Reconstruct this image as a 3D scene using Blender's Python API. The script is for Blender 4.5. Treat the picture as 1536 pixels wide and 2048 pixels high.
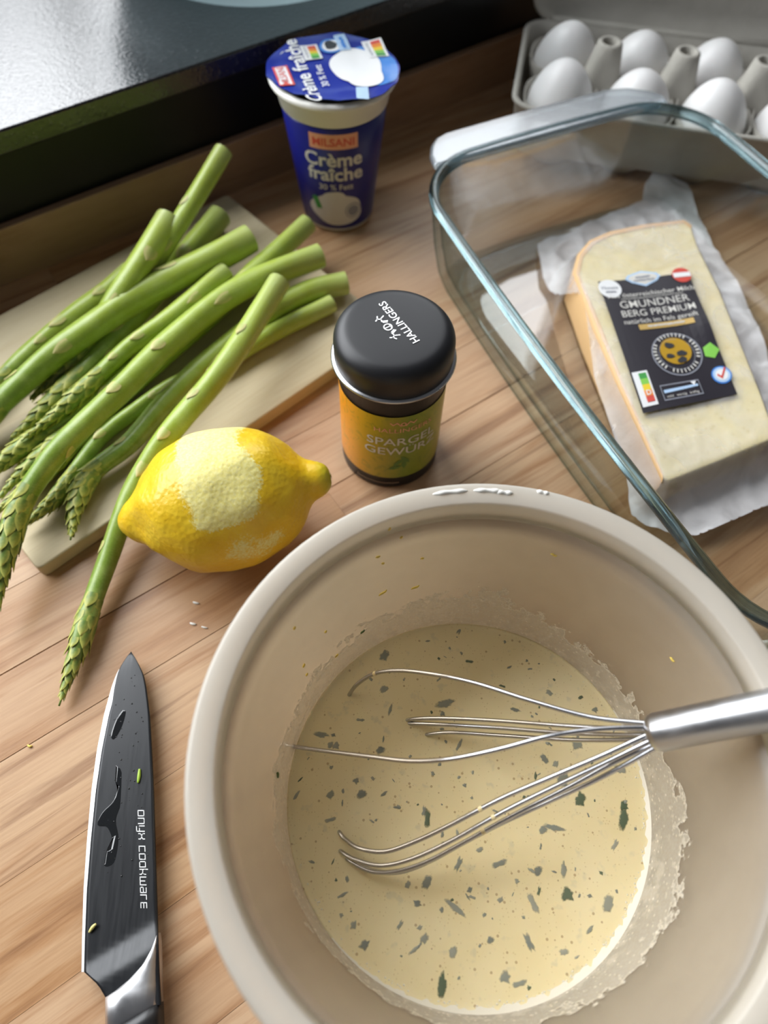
import bpy, bmesh, math, random
from mathutils import Vector, Matrix, noise
random.seed(7)
for o in list(bpy.data.objects): bpy.data.objects.remove(o)
scn = bpy.context.scene
C = scn.collection
PI = math.pi

# ---------------------------------------------------------------- camera
F_PX, CAM_H, NADIR = 1430.0, 0.31, (735.0, 1845.0)
def _camrot():
    n = Vector(((NADIR[0]-768)/F_PX, -(NADIR[1]-1024)/F_PX, -1)).normalized()
    z = -n; fw = Vector((0, 0, -1)); y = (fw - z*fw.dot(z)).normalized(); x = y.cross(z)
    return Matrix((x, y, z))
RC = _camrot()
CAMP = Vector((0, 0, CAM_H))
cam = bpy.data.cameras.new('camera'); camo = bpy.data.objects.new('camera', cam); C.objects.link(camo)
camo.matrix_world = Matrix.Translation(CAMP) @ RC.to_4x4()
cam.sensor_width = 36; cam.sensor_fit = 'AUTO'; cam.lens = F_PX/2048*36
cam.clip_start = 0.01; cam.clip_end = 50
cam.dof.use_dof = True; cam.dof.focus_distance = 0.275; cam.dof.aperture_fstop = 7.0
scn.camera = camo
def ray(u, v): return RC @ Vector(((u-768)/F_PX, -(v-1024)/F_PX, -1))
def gp(u, v, h=0.0):                       # photo pixel -> point at height h
    d = ray(u, v); return CAMP + d*((h-CAM_H)/d.z)

# ---------------------------------------------------------------- view, world, daylight
vs = scn.view_settings
vs.view_transform = 'Standard'; vs.look = 'None'; vs.gamma = 1; vs.use_curve_mapping = False
vs.exposure = 0.0
TA = math.radians(37.0)                    # run of the worktop against the camera
TD = Vector((math.cos(TA), math.sin(TA), 0)); ND = Vector((-math.sin(TA), math.cos(TA), 0))
def tn(t, n, z=0.0): return TD*t + ND*n + Vector((0, 0, z))
w = bpy.data.worlds.new('room_ambience'); scn.world = w; w.use_nodes = True
w.node_tree.nodes['Background'].inputs[0].default_value = (0.92, 0.94, 1.0, 1)
w.node_tree.nodes['Background'].inputs[1].default_value = 0.10
def area(name, loc, direction, sx, sy, power, col):
    l = bpy.data.lights.new(name, 'AREA'); l.shape = 'RECTANGLE'; l.size = sx; l.size_y = sy
    l.energy = power; l.color = col
    o = bpy.data.objects.new(name, l); C.objects.link(o); o.location = loc
    z = -direction.normalized(); x = Vector((0, 0, 1)).cross(z).normalized(); y = z.cross(x)
    m = Matrix((x, y, z)).transposed(); o.rotation_euler = m.to_euler()
    return o
WIN_T0, WIN_T1, WIN_Z0, WIN_Z1, WIN_N = -1.25, 0.345, 0.12, 1.80, 1.00     # main window
W2_T0, W2_T1 = 0.62, 1.60                                                   # second window further along the wall
SKYC = (0.94, 0.97, 1.0)
def win_light(name, t0, t1, z0, z1, radiance):
    area(name, tn((t0+t1)/2, WIN_N+.05, (z0+z1)/2), -ND, t1-t0, z1-z0, radiance*PI*(t1-t0)*(z1-z0), SKYC)
win_light('window_daylight_sky', WIN_T0, WIN_T1+.01, 0.365, WIN_Z1, 9.5)
win_light('window_daylight_ground', WIN_T0, WIN_T1+.01, WIN_Z0, 0.365, 3.2)
win_light('window_daylight_sky_second', W2_T0, W2_T1, 0.365, WIN_Z1, 3.6)

# ---------------------------------------------------------------- helpers
def origin_of(p):
    v = Vector((0, 0, 0))
    while p: v += p.location; p = p.parent
    return v
def mesh(name, verts, faces, smooth=True):
    me = bpy.data.meshes.new(name); me.from_pydata([tuple(v) for v in verts], [], faces)
    bm = bmesh.new(); bm.from_mesh(me); bmesh.ops.recalc_face_normals(bm, faces=bm.faces); bm.to_mesh(me); bm.free()
    if smooth: me.polygons.foreach_set('use_smooth', [True]*len(me.polygons))
    me.update(); return me
def mk(name, vf, mat, parent=None, smooth=True, kind=None, bevel=0, bseg=2, sub=0, solid=0, autosm=None):
    """world-space verts/faces -> one mesh object under parent"""
    verts, faces = vf
    o0 = origin_of(parent)
    me = mesh(name, [Vector(v)-o0 for v in verts], faces, smooth)
    o = bpy.data.objects.new(name, me); C.objects.link(o); o.parent = parent
    if mat: me.materials.append(mat)
    if kind: o['kind'] = kind
    if solid:
        m = o.modifiers.new('s', 'SOLIDIFY'); m.thickness = solid; m.offset = 0
    if bevel:
        m = o.modifiers.new('b', 'BEVEL'); m.width = bevel; m.segments = bseg; m.limit_method = 'ANGLE'; m.angle_limit = math.radians(40)
        m.harden_normals = True
    if sub:
        m = o.modifiers.new('u', 'SUBSURF'); m.levels = sub; m.render_levels = sub
    return o
def tag(o, label, cat=None, group=None, kind=None):
    if label: o['label'] = label
    if cat: o['category'] = cat
    if group: o['group'] = group
    if kind: o['kind'] = kind
    return o
def thing(name, loc, label, cat, group=None):
    o = bpy.data.objects.new(name, None); C.objects.link(o); o.location = loc; o.empty_display_size = 0.02
    return tag(o, label, cat, group)
def join(*vfs):
    V, Fc = [], []
    for v, f in vfs:
        k = len(V); V += list(v); Fc += [tuple(i+k for i in q) for q in f]
    return V, Fc
def box(x0, x1, y0, y1, z0, z1, fn=lambda x, y, z: Vector((x, y, z))):
    v = [fn(x, y, z) for z in (z0, z1) for y in (y0, y1) for x in (x0, x1)]
    return v, [(0, 2, 3, 1), (4, 5, 7, 6), (0, 1, 5, 4), (2, 6, 7, 3), (0, 4, 6, 2), (1, 3, 7, 5)]
def tbox(t0, t1, n0, n1, z0, z1): return box(t0, t1, n0, n1, z0, z1, tn)
def lathe(profile, c, seg=64, close=False, a0=0.0, a1=2*PI, fn=None):
    """profile [(r,z)] about vertical axis at c"""
    full = abs(a1-a0-2*PI) < 1e-6
    m = seg if full else seg+1
    V, Fc = [], []
    for r, z in profile:
        for i in range(m):
            a = a0+(a1-a0)*i/seg
            p = Vector((c[0]+r*math.cos(a), c[1]+r*math.sin(a), c[2]+z))
            V.append(fn(p, a, r, z) if fn else p)
    n = len(profile)
    for j in range(n-1 if not close else n):
        for i in range(seg):
            a, b = j*m+i, j*m+(i+1) % m
            d, e = ((j+1) % n)*m+i, ((j+1) % n)*m+(i+1) % m
            Fc.append((a, b, e, d))
    return V, Fc
def catmull(pts, per=10):
    P = [Vector(p) for p in pts]; P = [P[0]*2-P[1]]+P+[P[-1]*2-P[-2]]
    out = []
    for i in range(1, len(P)-2):
        for k in range(per):
            t = k/per
            a, b, c, d = P[i-1], P[i], P[i+1], P[i+2]
            out.append(0.5*((2*b)+(c-a)*t+(2*a-5*b+4*c-d)*t*t+(3*b-a-3*c+d)*t**3))
    out.append(P[-2]); return out
def frames(path):
    T = [(path[min(i+1, len(path)-1)]-path[max(i-1, 0)]).normalized() for i in range(len(path))]
    up = Vector((0, 0, 1)); n = (up-T[0]*up.dot(T[0]))
    if n.length < 1e-4: n = Vector((1, 0, 0))
    n.normalize(); out = []
    for t in T:
        n = (n-t*n.dot(t)).normalized(); out.append((t, n, t.cross(n)))
    return out
def tube(path, rad, seg=12, cap=True):
    fr = frames(path); V, Fc = [], []
    for i, (p, (t, n, b)) in enumerate(zip(path, fr)):
        r = rad(i/(len(path)-1)) if callable(rad) else rad
        for k in range(seg):
            a = 2*PI*k/seg; V.append(p+n*(r*math.cos(a))+b*(r*math.sin(a)))
    for i in range(len(path)-1):
        for k in range(seg):
            Fc.append((i*seg+k, i*seg+(k+1) % seg, (i+1)*seg+(k+1) % seg, (i+1)*seg+k))
    if cap:
        Fc.append(tuple(range(seg))[::-1]); Fc.append(tuple((len(path)-1)*seg+k for k in range(seg)))
    return V, Fc
def prism(poly, z0, z1, fn=None):
    n = len(poly); g = fn or (lambda x, y, z: Vector((x, y, z)))
    V = [g(x, y, z0) for x, y in poly]+[g(x, y, z1) for x, y in poly]
    return V, [tuple(range(n))[::-1], tuple(range(n, 2*n))]+[(i, (i+1) % n, n+(i+1) % n, n+i) for i in range(n)]
def rrect(x0, x1, y0, y1, r, k=6):
    out = []
    for cx, cy, a in ((x1-r, y1-r, 0), (x0+r, y1-r, 90), (x0+r, y0+r, 180), (x1-r, y0+r, 270)):
        for i in range(k+1):
            q = math.radians(a+90*i/k); out.append((cx+r*math.cos(q), cy+r*math.sin(q)))
    return out
# flat print: 2D shapes mapped on a surface
def text2(s, size, cx=0, cy=0, bold=0.0, ang=0.0, sx=1.0):
    cu = bpy.data.curves.new('t', 'FONT'); cu.body = s; cu.size = size; cu.align_x = 'CENTER'; cu.align_y = 'CENTER'
    cu.resolution_u = 3; cu.offset = bold*size
    ob = bpy.data.objects.new('t', cu); C.objects.link(ob)
    me = bpy.data.meshes.new_from_object(ob)
    ca, sa = math.cos(ang), math.sin(ang)
    V = [(cx+v.co.x*sx*ca-v.co.y*sa, cy+v.co.x*sx*sa+v.co.y*ca) for v in me.vertices]
    Fc = [tuple(p.vertices) for p in me.polygons]
    bpy.data.objects.remove(ob); bpy.data.curves.remove(cu); bpy.data.meshes.remove(me)
    return V, Fc
def grid2(x0, x1, y0, y1, nx=8, ny=2):
    V = [(x0+(x1-x0)*i/nx, y0+(y1-y0)*j/ny) for j in range(ny+1) for i in range(nx+1)]
    return V, [(j*(nx+1)+i, j*(nx+1)+i+1, (j+1)*(nx+1)+i+1, (j+1)*(nx+1)+i) for j in range(ny) for i in range(nx)]
def disc2(cx, cy, rx, ry=None, k=24, r_in=0.0, wob=0.0, seed=0):
    ry = ry or rx; rr = random.Random(seed); ph = [rr.uniform(0, 6) for _ in range(3)]
    def rad(a): return 1+wob*(math.sin(2*a+ph[0])+.7*math.sin(3*a+ph[1])+.5*math.sin(5*a+ph[2]))
    rings = 4; V = []; Fc = []
    for j in range(rings+1):
        q = r_in+(1-r_in)*j/rings
        for i in range(k):
            a = 2*PI*i/k; V.append((cx+rx*q*rad(a)*math.cos(a), cy+ry*q*rad(a)*math.sin(a)))
    for j in range(rings):
        for i in range(k):
            Fc.append((j*k+i, j*k+(i+1) % k, (j+1)*k+(i+1) % k, (j+1)*k+i))
    return V, Fc
def poly2(pts): return list(pts), [tuple(range(len(pts)))]
def stroke2(lines, wd):
    V, Fc = [], []
    for ln in lines:
        for (x0, y0), (x1, y1) in zip(ln[:-1], ln[1:]):
            dx, dy = x1-x0, y1-y0; L = math.hypot(dx, dy) or 1; dx, dy = dx/L*wd/2, dy/L*wd/2
            k = len(V)
            V += [(x0-dx-dy, y0-dy+dx), (x0-dx+dy, y0-dy-dx), (x1+dx+dy, y1+dy-dx), (x1+dx-dy, y1+dy+dx)]
            Fc.append((k, k+1, k+2, k+3))
    return V, Fc
def dashes(cx, cy, wd, n, th, seed=0):        # print too blurred to read: a row of short strokes
    rr_ = random.Random(seed); x = cx-wd/2; st = wd/n
    return stroke2([[(x+i*st+st*.1, cy+rr_.uniform(-.2, .2)*th), (x+i*st+st*rr_.uniform(.45, .85), cy+rr_.uniform(-.2, .2)*th)] for i in range(n)], th)
def decal(name, shape, fn, mat, parent, lift=0.0):
    V, Fc = shape
    return mk(name, ([fn(x, y, lift) for x, y in V], Fc), mat, parent, smooth=False)

# ---------------------------------------------------------------- materials
class NT:
    def __init__(s, name):
        s.m = bpy.data.materials.new(name); s.m.use_nodes = True; s.t = s.m.node_tree; s.t.nodes.clear()
        s.out = s.n('ShaderNodeOutputMaterial')
    def n(s, ty, **kw):
        nd = s.t.nodes.new(ty)
        for k, v in kw.items(): setattr(nd, k, v)
        return nd
    def l(s, a, b): s.t.links.new(a, b)
    def val(s, sock, v):
        if hasattr(v, 'is_linked') or isinstance(v, bpy.types.NodeSocket): s.l(v, sock)
        else: sock.default_value = v
    def math(s, op, a, b=None, clamp=False):
        nd = s.n('ShaderNodeMath', operation=op, use_clamp=clamp); s.val(nd.inputs[0], a)
        if b is not None: s.val(nd.inputs[1], b)
        return nd.outputs[0]
    def pos(s, rot=0.0, scale=(1, 1, 1), obj=False, rnd=False):
        src = s.n('ShaderNodeTexCoord').outputs['Object'] if obj else s.n('ShaderNodeNewGeometry').outputs['Position']
        mp = s.n('ShaderNodeMapping', vector_type='POINT'); mp.inputs['Rotation'].default_value = (0, 0, rot)
        s.l(src, mp.inputs[0]); v = mp.outputs[0]
        if rnd:
            oi = s.n('ShaderNodeObjectInfo'); ad = s.n('ShaderNodeVectorMath', operation='MULTIPLY_ADD')
            cb = s.n('ShaderNodeCombineXYZ'); [s.l(oi.outputs['Random'], cb.inputs[i]) for i in range(3)]
            s.l(cb.outputs[0], ad.inputs[0]); ad.inputs[1].default_value = (3.1, 1.7, 2.3); s.l(v, ad.inputs[2]); v = ad.outputs[0]
        sc = s.n('ShaderNodeVectorMath', operation='MULTIPLY'); s.l(v, sc.inputs[0]); sc.inputs[1].default_value = scale
        return sc.outputs[0]
    def noise(s, vec, scale=1.0, detail=4, rough=.55, dist=0.0):
        nd = s.n('ShaderNodeTexNoise'); s.l(vec, nd.inputs['Vector']); nd.inputs['Scale'].default_value = scale
        nd.inputs['Detail'].default_value = detail; nd.inputs['Roughness'].default_value = rough; nd.inputs['Distortion'].default_value = dist
        return nd.outputs['Fac']
    def voro(s, vec, scale, feature='F1'):
        nd = s.n('ShaderNodeTexVoronoi', feature=feature); s.l(vec, nd.inputs['Vector']); nd.inputs['Scale'].default_value = scale
        return nd.outputs['Distance']
    def ramp(s, fac, stops):
        nd = s.n('ShaderNodeValToRGB'); s.val(nd.inputs[0], fac); e = nd.color_ramp.elements
        while len(e) < len(stops): e.new(0.5)
        for el, (p, c) in zip(e, stops):
            el.position = p; el.color = (*c, 1) if not isinstance(c, float) else (c, c, c, 1)
        return nd.outputs[0]
    def mix(s, fac, a, b, blend='MIX'):
        nd = s.n('ShaderNodeMix', data_type='RGBA', blend_type=blend); s.val(nd.inputs[0], fac)
        for sk, v in ((nd.inputs[6], a), (nd.inputs[7], b)):
            s.val(sk, (*v, 1) if isinstance(v, tuple) and len(v) == 3 else v)
        return nd.outputs[2]
    def bump(s, h, strength=.3, dist=.001):
        nd = s.n('ShaderNodeBump'); nd.inputs['Strength'].default_value = strength; nd.inputs['Distance'].default_value = dist
        s.l(h, nd.inputs['Height']); return nd.outputs[0]
    def bsdf(s, color=(.8, .8, .8), rough=.5, metal=0.0, normal=None, **kw):
        b = s.n('ShaderNodeBsdfPrincipled'); s.val(b.inputs['Base Color'], (*color, 1) if isinstance(color, tuple) else color)
        s.val(b.inputs['Roughness'], rough); b.inputs['Metallic'].default_value = metal
        if normal is not None: s.l(normal, b.inputs['Normal'])
        for k, v in kw.items(): s.val(b.inputs[k.replace('_', ' ')], v)
        return b.outputs[0]
    def mixsh(s, fac, a, b):
        nd = s.n('ShaderNodeMixShader'); s.val(nd.inputs[0], fac); s.l(a, nd.inputs[1]); s.l(b, nd.inputs[2]); return nd.outputs[0]
    def done(s, sh): s.l(sh, s.out.inputs[0]); return s.m
def srgb(r, g, b):
    f = lambda c: (c/255/12.92) if c/255 <= .04045 else ((c/255+.055)/1.055)**2.4
    return (f(r), f(g), f(b))
def plain(name, col, rough=.5, metal=0.0, **kw):
    t = NT(name); return t.done(t.bsdf(col, rough, metal, **kw))

def wood_mat(name, light, mid, dark, rot, rough=.38, across=38, along=3.2, rnd=True, fine=.12, contrast=1.0):
    t = NT(name)
    p = t.pos(rot=rot, scale=(along, across, across*.3), rnd=rnd)
    big = t.noise(p, 1.0, 6, .62, 1.1)
    p2 = t.pos(rot=rot, scale=(along*1.3, across*2.6, across), rnd=rnd)
    med = t.noise(p2, 1.0, 5, .6, .8)
    p3 = t.pos(rot=rot, scale=(along*16, across*22, across*4), rnd=rnd)
    fin = t.noise(p3, 1.0, 2, .5)
    soft = t.noise(t.pos(rot=rot, scale=(along*.8, across*.35, 3), rnd=rnd), 1.0, 2)
    c = t.ramp(big, [(.32, dark), (.42, mid), (.50, light), (.58, light), (.67, mid)])
    c = t.mix(t.ramp(soft, [(.40, 0.0), (.60, .55)]), c, mid)
    line = t.ramp(med, [(.33, 1.0), (.43, 0.0)])
    c = t.mix(t.math('MULTIPLY', line, .6*contrast), c, dark)
    c = t.mix(fine, c, t.ramp(fin, [(.35, dark), (.6, light)]))
    oi = t.n('ShaderNodeObjectInfo')
    hv = t.n('ShaderNodeHueSaturation'); t.l(c, hv.inputs['Color'])
    t.l(t.math('ADD', t.math('MULTIPLY', oi.outputs['Random'], .10), .93), hv.inputs['Value'])
    t.l(t.math('ADD', t.math('MULTIPLY', oi.outputs['Random'], -.12), 1.05), hv.inputs['Saturation'])
    return t.done(t.bsdf(hv.outputs[0], rough, normal=t.bump(fin, .12, .0004), Specular_IOR_Level=.35))
M = {}
M['worktop'] = wood_mat('worktop_wood', (.56, .360, .205), (.42, .225, .105), (.20, .085, .034), -TA, across=42, along=3.0)
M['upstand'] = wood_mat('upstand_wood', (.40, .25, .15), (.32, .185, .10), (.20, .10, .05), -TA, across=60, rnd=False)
M['joint'] = plain('joint_wood', (.16, .08, .04), .7)
M['board'] = wood_mat('board_wood', (.66, .56, .36), (.62, .51, .31), (.50, .38, .21), -math.radians(45.2), rough=.55, across=60, along=4, rnd=False, fine=.2, contrast=.45)
def granite():
    t = NT('black_granite'); p = t.pos()
    n1 = t.noise(p, 420, 2, .5); n2 = t.noise(p, 900, 1, .5); big = t.noise(p, 9, 2)
    h = t.math('ADD', n1, t.math('MULTIPLY', n2, .5))
    c = t.ramp(n1, [(.45, (.012, .012, .013)), (.62, (.02, .02, .022)), (.72, (.045, .045, .048))])
    r = t.ramp(big, [(.3, .15), (.7, .19)])
    return t.done(t.bsdf(c, r, normal=t.bump(h, .5, .0004), Specular_IOR_Level=.75))
M['granite'] = granite()
M['black_wall'] = plain('black_panel', (.006, .006, .006), .35, Specular_IOR_Level=.25)
M['white_wall'] = plain('white_paint', (.75, .74, .71), .8)
M['white_frame'] = plain('white_window_frame', (.8, .8, .8), .35)

# ================================================================ SETTING
NB = 0.4005                                  # front face of the upstand
wall = tag(mk('wall_back', tbox(-1.3, 1.9, NB+.0062, 1.12, -.06, .070), M['black_wall'], smooth=False), 'matt black panel wall below the stone window sill', kind='structure')
sill = tag(mk('trim_1', tbox(-1.3, 1.9, NB+.0030, 1.12, .070, .083), M['granite'], bevel=.0015), 'dark speckled stone window sill with glossy surface', kind='structure')
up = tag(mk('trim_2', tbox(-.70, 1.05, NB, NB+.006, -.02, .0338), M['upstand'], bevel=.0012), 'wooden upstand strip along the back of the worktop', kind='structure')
WT = 2.1
ww = tag(mk('wall_window', join(tbox(-1.9, WIN_T0, WIN_N, WIN_N+.12, .083, WT), tbox(WIN_T1, W2_T0, WIN_N, WIN_N+.12, .083, WT), tbox(W2_T1, 2.1, WIN_N, WIN_N+.12, .083, WT),
        tbox(WIN_T0, WIN_T1, WIN_N, WIN_N+.12, WIN_Z1, WT), tbox(W2_T0, W2_T1, WIN_N, WIN_N+.12, WIN_Z1, WT),
        tbox(WIN_T0, WIN_T1, WIN_N, WIN_N+.12, .083, WIN_Z0-.03), tbox(W2_T0, W2_T1, WIN_N, WIN_N+.12, .083, .335)), M['white_wall'], smooth=False), 'white wall around the windows', kind='structure')
for wi, (t0, t1, z0, mul) in enumerate(((WIN_T0, WIN_T1, WIN_Z0, (.252, -.45)), (W2_T0, W2_T1, .365, (1.1,)))):
    win = thing('window_%d' % (wi+1), tn((t0+t1)/2, WIN_N, z0-.03), ('white framed window above the stone sill', 'second white framed window further along the wall')[wi], None); win['kind'] = 'structure'
    for a in ((t0, t1, z0-.03, z0), (t0, t1, WIN_Z1-.03, WIN_Z1), (t0, t0+.02, z0, WIN_Z1), (t1-.006, t1, z0, WIN_Z1)):
        mk('window_frame', tbox(a[0], a[1], WIN_N, WIN_N+.04, a[2], a[3]), M['white_frame'], win, smooth=False)
    for tt in mul: mk('mullion', tbox(tt-.010, tt+.010, WIN_N+.005, WIN_N+.035, z0, WIN_Z1), M['white_frame'], win, smooth=False)

# worktop: body and staves
top = thing('countertop', tn(.1, .05, -.04), 'warm brown worktop of glued wooden staves under all the ingredients', 'countertop')
mk('body', tbox(-.60, .98, -.36, NB+.004, -.040, -.0012), M['joint'], top, smooth=False)
seams = [-.36, -.318, -.277, -.236, -.195, -.154, -.115, -.077, -.036, .005, .047, .090, .134, .1695, .207, .244, .285, .325, .362, NB+.004]
plank_me = None
def unit_plank():
    bm = bmesh.new(); bmesh.ops.create_cube(bm, size=1.0); me = bpy.data.meshes.new('plank'); bm.to_mesh(me); bm.free(); me.materials.append(M['worktop']); return me
plank_me = unit_plank()
rr = random.Random(11)
for a, b in zip(seams[:-1], seams[1:]):
    t = -.60 - rr.uniform(0, .2)
    while t < .98:
        L = rr.uniform(.65, 1.1); t0 = max(t, -.60); t1 = min(t+L, .98); t += L
        if t1-t0 < .03: continue
        o = bpy.data.objects.new('plank', plank_me); C.objects.link(o); o.parent = top
        g = .00007 if abs(a-.1695) > .001 and abs(b-.1695) > .001 else .00032
        o.location = tn((t0+t1)/2, (a+b)/2, -.0015)-top.location; o.rotation_euler = (0, 0, TA)
        o.scale = (t1-t0-.0001, b-a-2*g, .003)

# ================================================================ BOARD
BZ = .009
bc = gp(75, 1140, BZ); be = Vector((.705, .709, 0)).normalized(); bp = Vector((-be.y, be.x, 0))
def bfn(x, y, z): q = bc+be*x+bp*y; return Vector((q.x, q.y, z))
brd = tag(mk('cutting_board', prism(rrect(0, .226, 0, .157, .003, 3), 0.0, BZ, bfn), M['board'], bevel=.0012),
          'pale wooden cutting board under the pile of asparagus', 'cutting board')

# ================================================================ GLASS BOWL ON THE SILL
def pale_glass():
    t = NT('pale_blue_glass')
    a = t.bsdf((.62, .70, .72), .12, Specular_IOR_Level=.6); b = t.n('ShaderNodeBsdfTransparent'); b.inputs[0].default_value = (.75, .86, .88, 1)
    tl = t.n('ShaderNodeBsdfTranslucent'); tl.inputs[0].default_value = (.72, .82, .84, 1)
    return t.done(t.mixsh(.22, t.mixsh(.5, a, tl.outputs[0]), b.outputs[0]))
M['paleglass'] = pale_glass()
q = gp(530, 34, .083); dq = Vector((q.x, q.y, 0)).normalized(); gc = Vector((q.x, q.y, .083))+dq*.094
prof = [(.0, .004), (.060, .004), (.080, .006), (.090, .016), (.098, .040), (.106, .070), (.109, .0735), (.1115, .072), (.111, .066), (.102, .038), (.094, .012), (.086, .002), (.078, .0), (.0, .0)]
gb = thing('glass_bowl', gc, 'pale bluish glass bowl standing on the dark stone sill', 'bowl')
mk('shell', lathe(prof[:6]+prof[9:], gc, 72), M['paleglass'], gb)
mk('rim', lathe(prof[5:10], gc, 72, close=True), M['paleglass'], gb)

# ================================================================ ASPARAGUS
def asp_mat():
    t = NT('asparagus_skin'); at = t.n('ShaderNodeAttribute', attribute_name='along')
    p = t.pos(); n1 = t.noise(p, 160, 3); n2 = t.noise(p, 1500, 2)
    oi = t.n('ShaderNodeObjectInfo')
    c = t.ramp(at.outputs['Fac'], [(0, (.44, .50, .14)), (.10, (.37, .46, .055)), (.45, (.30, .40, .035)), (.75, (.17, .28, .025)), (1, (.12, .20, .025))])
    c = t.mix(t.ramp(n1, [(.40, 0.0), (.7, .5)]), c, (.40, .50, .14))
    c = t.mix(.12, c, t.ramp(n2, [(.4, (.15, .25, .03)), (.6, (.45, .55, .2))]))
    return t.done(t.bsdf(c, .34, normal=t.bump(n2, .12, .0003), Subsurface_Weight=.12, Subsurface_Radius=(.004, .006, .001)))
M['asp'] = asp_mat()
def bract_mat(name, a, b):
    t = NT(name); at = t.n('ShaderNodeAttribute', attribute_name='edge')
    n = t.noise(t.pos(), 700, 2)
    c = t.ramp(t.math('ADD', at.outputs['Fac'], t.math('MULTIPLY', t.math('SUBTRACT', n, .5), .5)), [(.1, a), (.75, b)])
    return t.done(t.bsdf(c, .45))
M['bract'] = bract_mat('asparagus_bract', (.33, .41, .08), (.52, .47, .18))
M['head'] = bract_mat('asparagus_tip_scale', (.12, .20, .03), (.44, .45, .09))
M['cut'] = plain('asparagus_cut_face', (.55, .56, .27), .5)
def setattr_f(me, name, vals):
    a = me.attributes.new(name, 'FLOAT', 'POINT'); a.data.foreach_set('value', vals)
def scale_leaf(p, t, out, side, L, W, lift, r):
    """a pointed scale lying on a stem of radius r: t to the tip, out the surface normal"""
    V, ed, nx, ny = [], [], 4, 5
    c0 = p-out*r
    for j in range(ny+1):
        s = j/ny; wd = W*(1-s**2.2)**.9*(0.82+.5*s*(1-s)*2)
        for i in range(nx+1):
            q = (i/nx-.5)*2; ang = q*wd/r
            rr_ = r+.00025+lift*s**1.3-abs(q)**2*.0002
            V.append(c0+t*(L*s)+(out*math.cos(ang)+side*math.sin(ang))*rr_); ed.append(max(abs(q), s)**1.5)
    Fc = [(j*(nx+1)+i, j*(nx+1)+i+1, (j+1)*(nx+1)+i+1, (j+1)*(nx+1)+i) for j in range(ny) for i in range(nx)]
    return V, Fc, ed
def spear(pts, r, label, tip=True, seed=0, nb=4, headlen=.048):
    R = random.Random(seed)
    path = catmull([gp(u, v, z) for u, v, z in pts], 9)
    Ls = [0]
    for a, b in zip(path[:-1], path[1:]): Ls.append(Ls[-1]+(b-a).length)
    L = Ls[-1]
    h0 = 1-headlen/L if tip else 2.0
    def rad_l(x):
        if not tip: return r*(1-.18*x)
        if x < h0: return r*(1.0-.30*(x/h0)**1.6)
        q = (x-h0)/(1-h0); return max(r*.70*(1+.22*math.sin(PI*min(q*1.5, 1)))*(1-q**1.9), .0004)
    fr = frames(path)
    root = thing('asparagus_spear', path[0], label, 'asparagus', 'green asparagus spears on the board')
    V, Fc, al, seg = [], [], [], 14
    for i, (p, (t, n, b)) in enumerate(zip(path, fr)):
        rr_ = rad_l(Ls[i]/L)
        for k in range(seg):
            a = 2*PI*k/seg; m_ = 1+.025*math.sin(3*a+i*.3)
            V.append(p+(n*math.cos(a)+b*math.sin(a))*rr_*m_); al.append(Ls[i]/L)
    for i in range(len(path)-1):
        for k in range(seg): Fc.append((i*seg+k, i*seg+(k+1) % seg, (i+1)*seg+(k+1) % seg, (i+1)*seg+k))
    Fc.append(tuple((len(path)-1)*seg+k for k in range(seg)))
    st = mk('stem', (V, Fc), M['asp'], root); setattr_f(st.data, 'along', al)
    t, n, b = fr[0]
    cv = [path[0]-t*.0003]+[path[0]-t*.0001+(n*math.cos(2*PI*k/seg)+b*math.sin(2*PI*k/seg))*rad_l(0)*.98 for k in range(seg)]
    mk('cut_end', (cv, [(0, 1+k, 1+(k+1) % seg) for k in range(seg)]), M['cut'], root, smooth=False)
    def at(x):
        d = x*L
        for i in range(len(Ls)-1):
            if Ls[i+1] >= d: break
        f = (d-Ls[i])/max(Ls[i+1]-Ls[i], 1e-9); p = path[i].lerp(path[i+1], f); return p, fr[i]
    ang = R.uniform(0, 6)
    for k in range(nb):
        x = .10+(.98*(min(h0, 1)-.1))*((k+R.uniform(-.2, .2)+.4)/nb)**.85
        if x > .97: continue
        p, (t, n, b) = at(x); ang += 2.4
        a = ang if k % 2 else R.uniform(-.9, .9)
        out = n*math.cos(a)+b*math.sin(a); side = -n*math.sin(a)+b*math.cos(a); rr_ = rad_l(x)
        lv, lf, ed = scale_leaf(p+out*rr_, t, out, side, rr_*R.uniform(1.2, 1.9), rr_*R.uniform(.40, .60), R.uniform(.0001, .0006), rr_)
        o = mk('bract', (lv, lf), M['bract'], root); setattr_f(o.data, 'edge', ed)
    if tip:
        V, Fc, E_ = [], [], []
        nh = 48
        for k in range(nh):
            q = (k/nh)**.92; x = h0-.02+(1-h0+.005)*q*.97
            p, (t, n, b) = at(min(x, .995)); a = k*2.4+R.uniform(-.2, .2)
            out = n*math.cos(a)+b*math.sin(a); side = -n*math.sin(a)+b*math.cos(a); rr_ = max(rad_l(min(x, .99)), .0012)
            lv, lf, ed = scale_leaf(p+out*rr_, t, out, side, r*(1.35-.75*q)*R.uniform(.8, 1.2), r*(.50-.24*q), r*(.10-.07*q)*R.uniform(.1, 1.6), rr_)
            kk = len(V); V += lv; Fc += [tuple(i+kk for i in f) for f in lf]; E_ += ed
        o = mk('tip', (V, Fc), M['head'], root); setattr_f(o.data, 'edge', E_)
    return root
spear([(447, 303, .052), (400, 380, .045), (360, 445, .040), (320, 510, .033), (250, 610, .024), (170, 720, .017), (90, 810, .0155)], .0055, 'asparagus spear standing out over the wooden upstand', seed=1)
spear([(338, 440, .040), (290, 515, .037), (240, 590, .031), (190, 660, .023), (130, 735, .017), (60, 800, .0155)], .0075, 'thick asparagus spear with a pale cut end between the longest-reaching spear and the upstand', seed=2)
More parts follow.
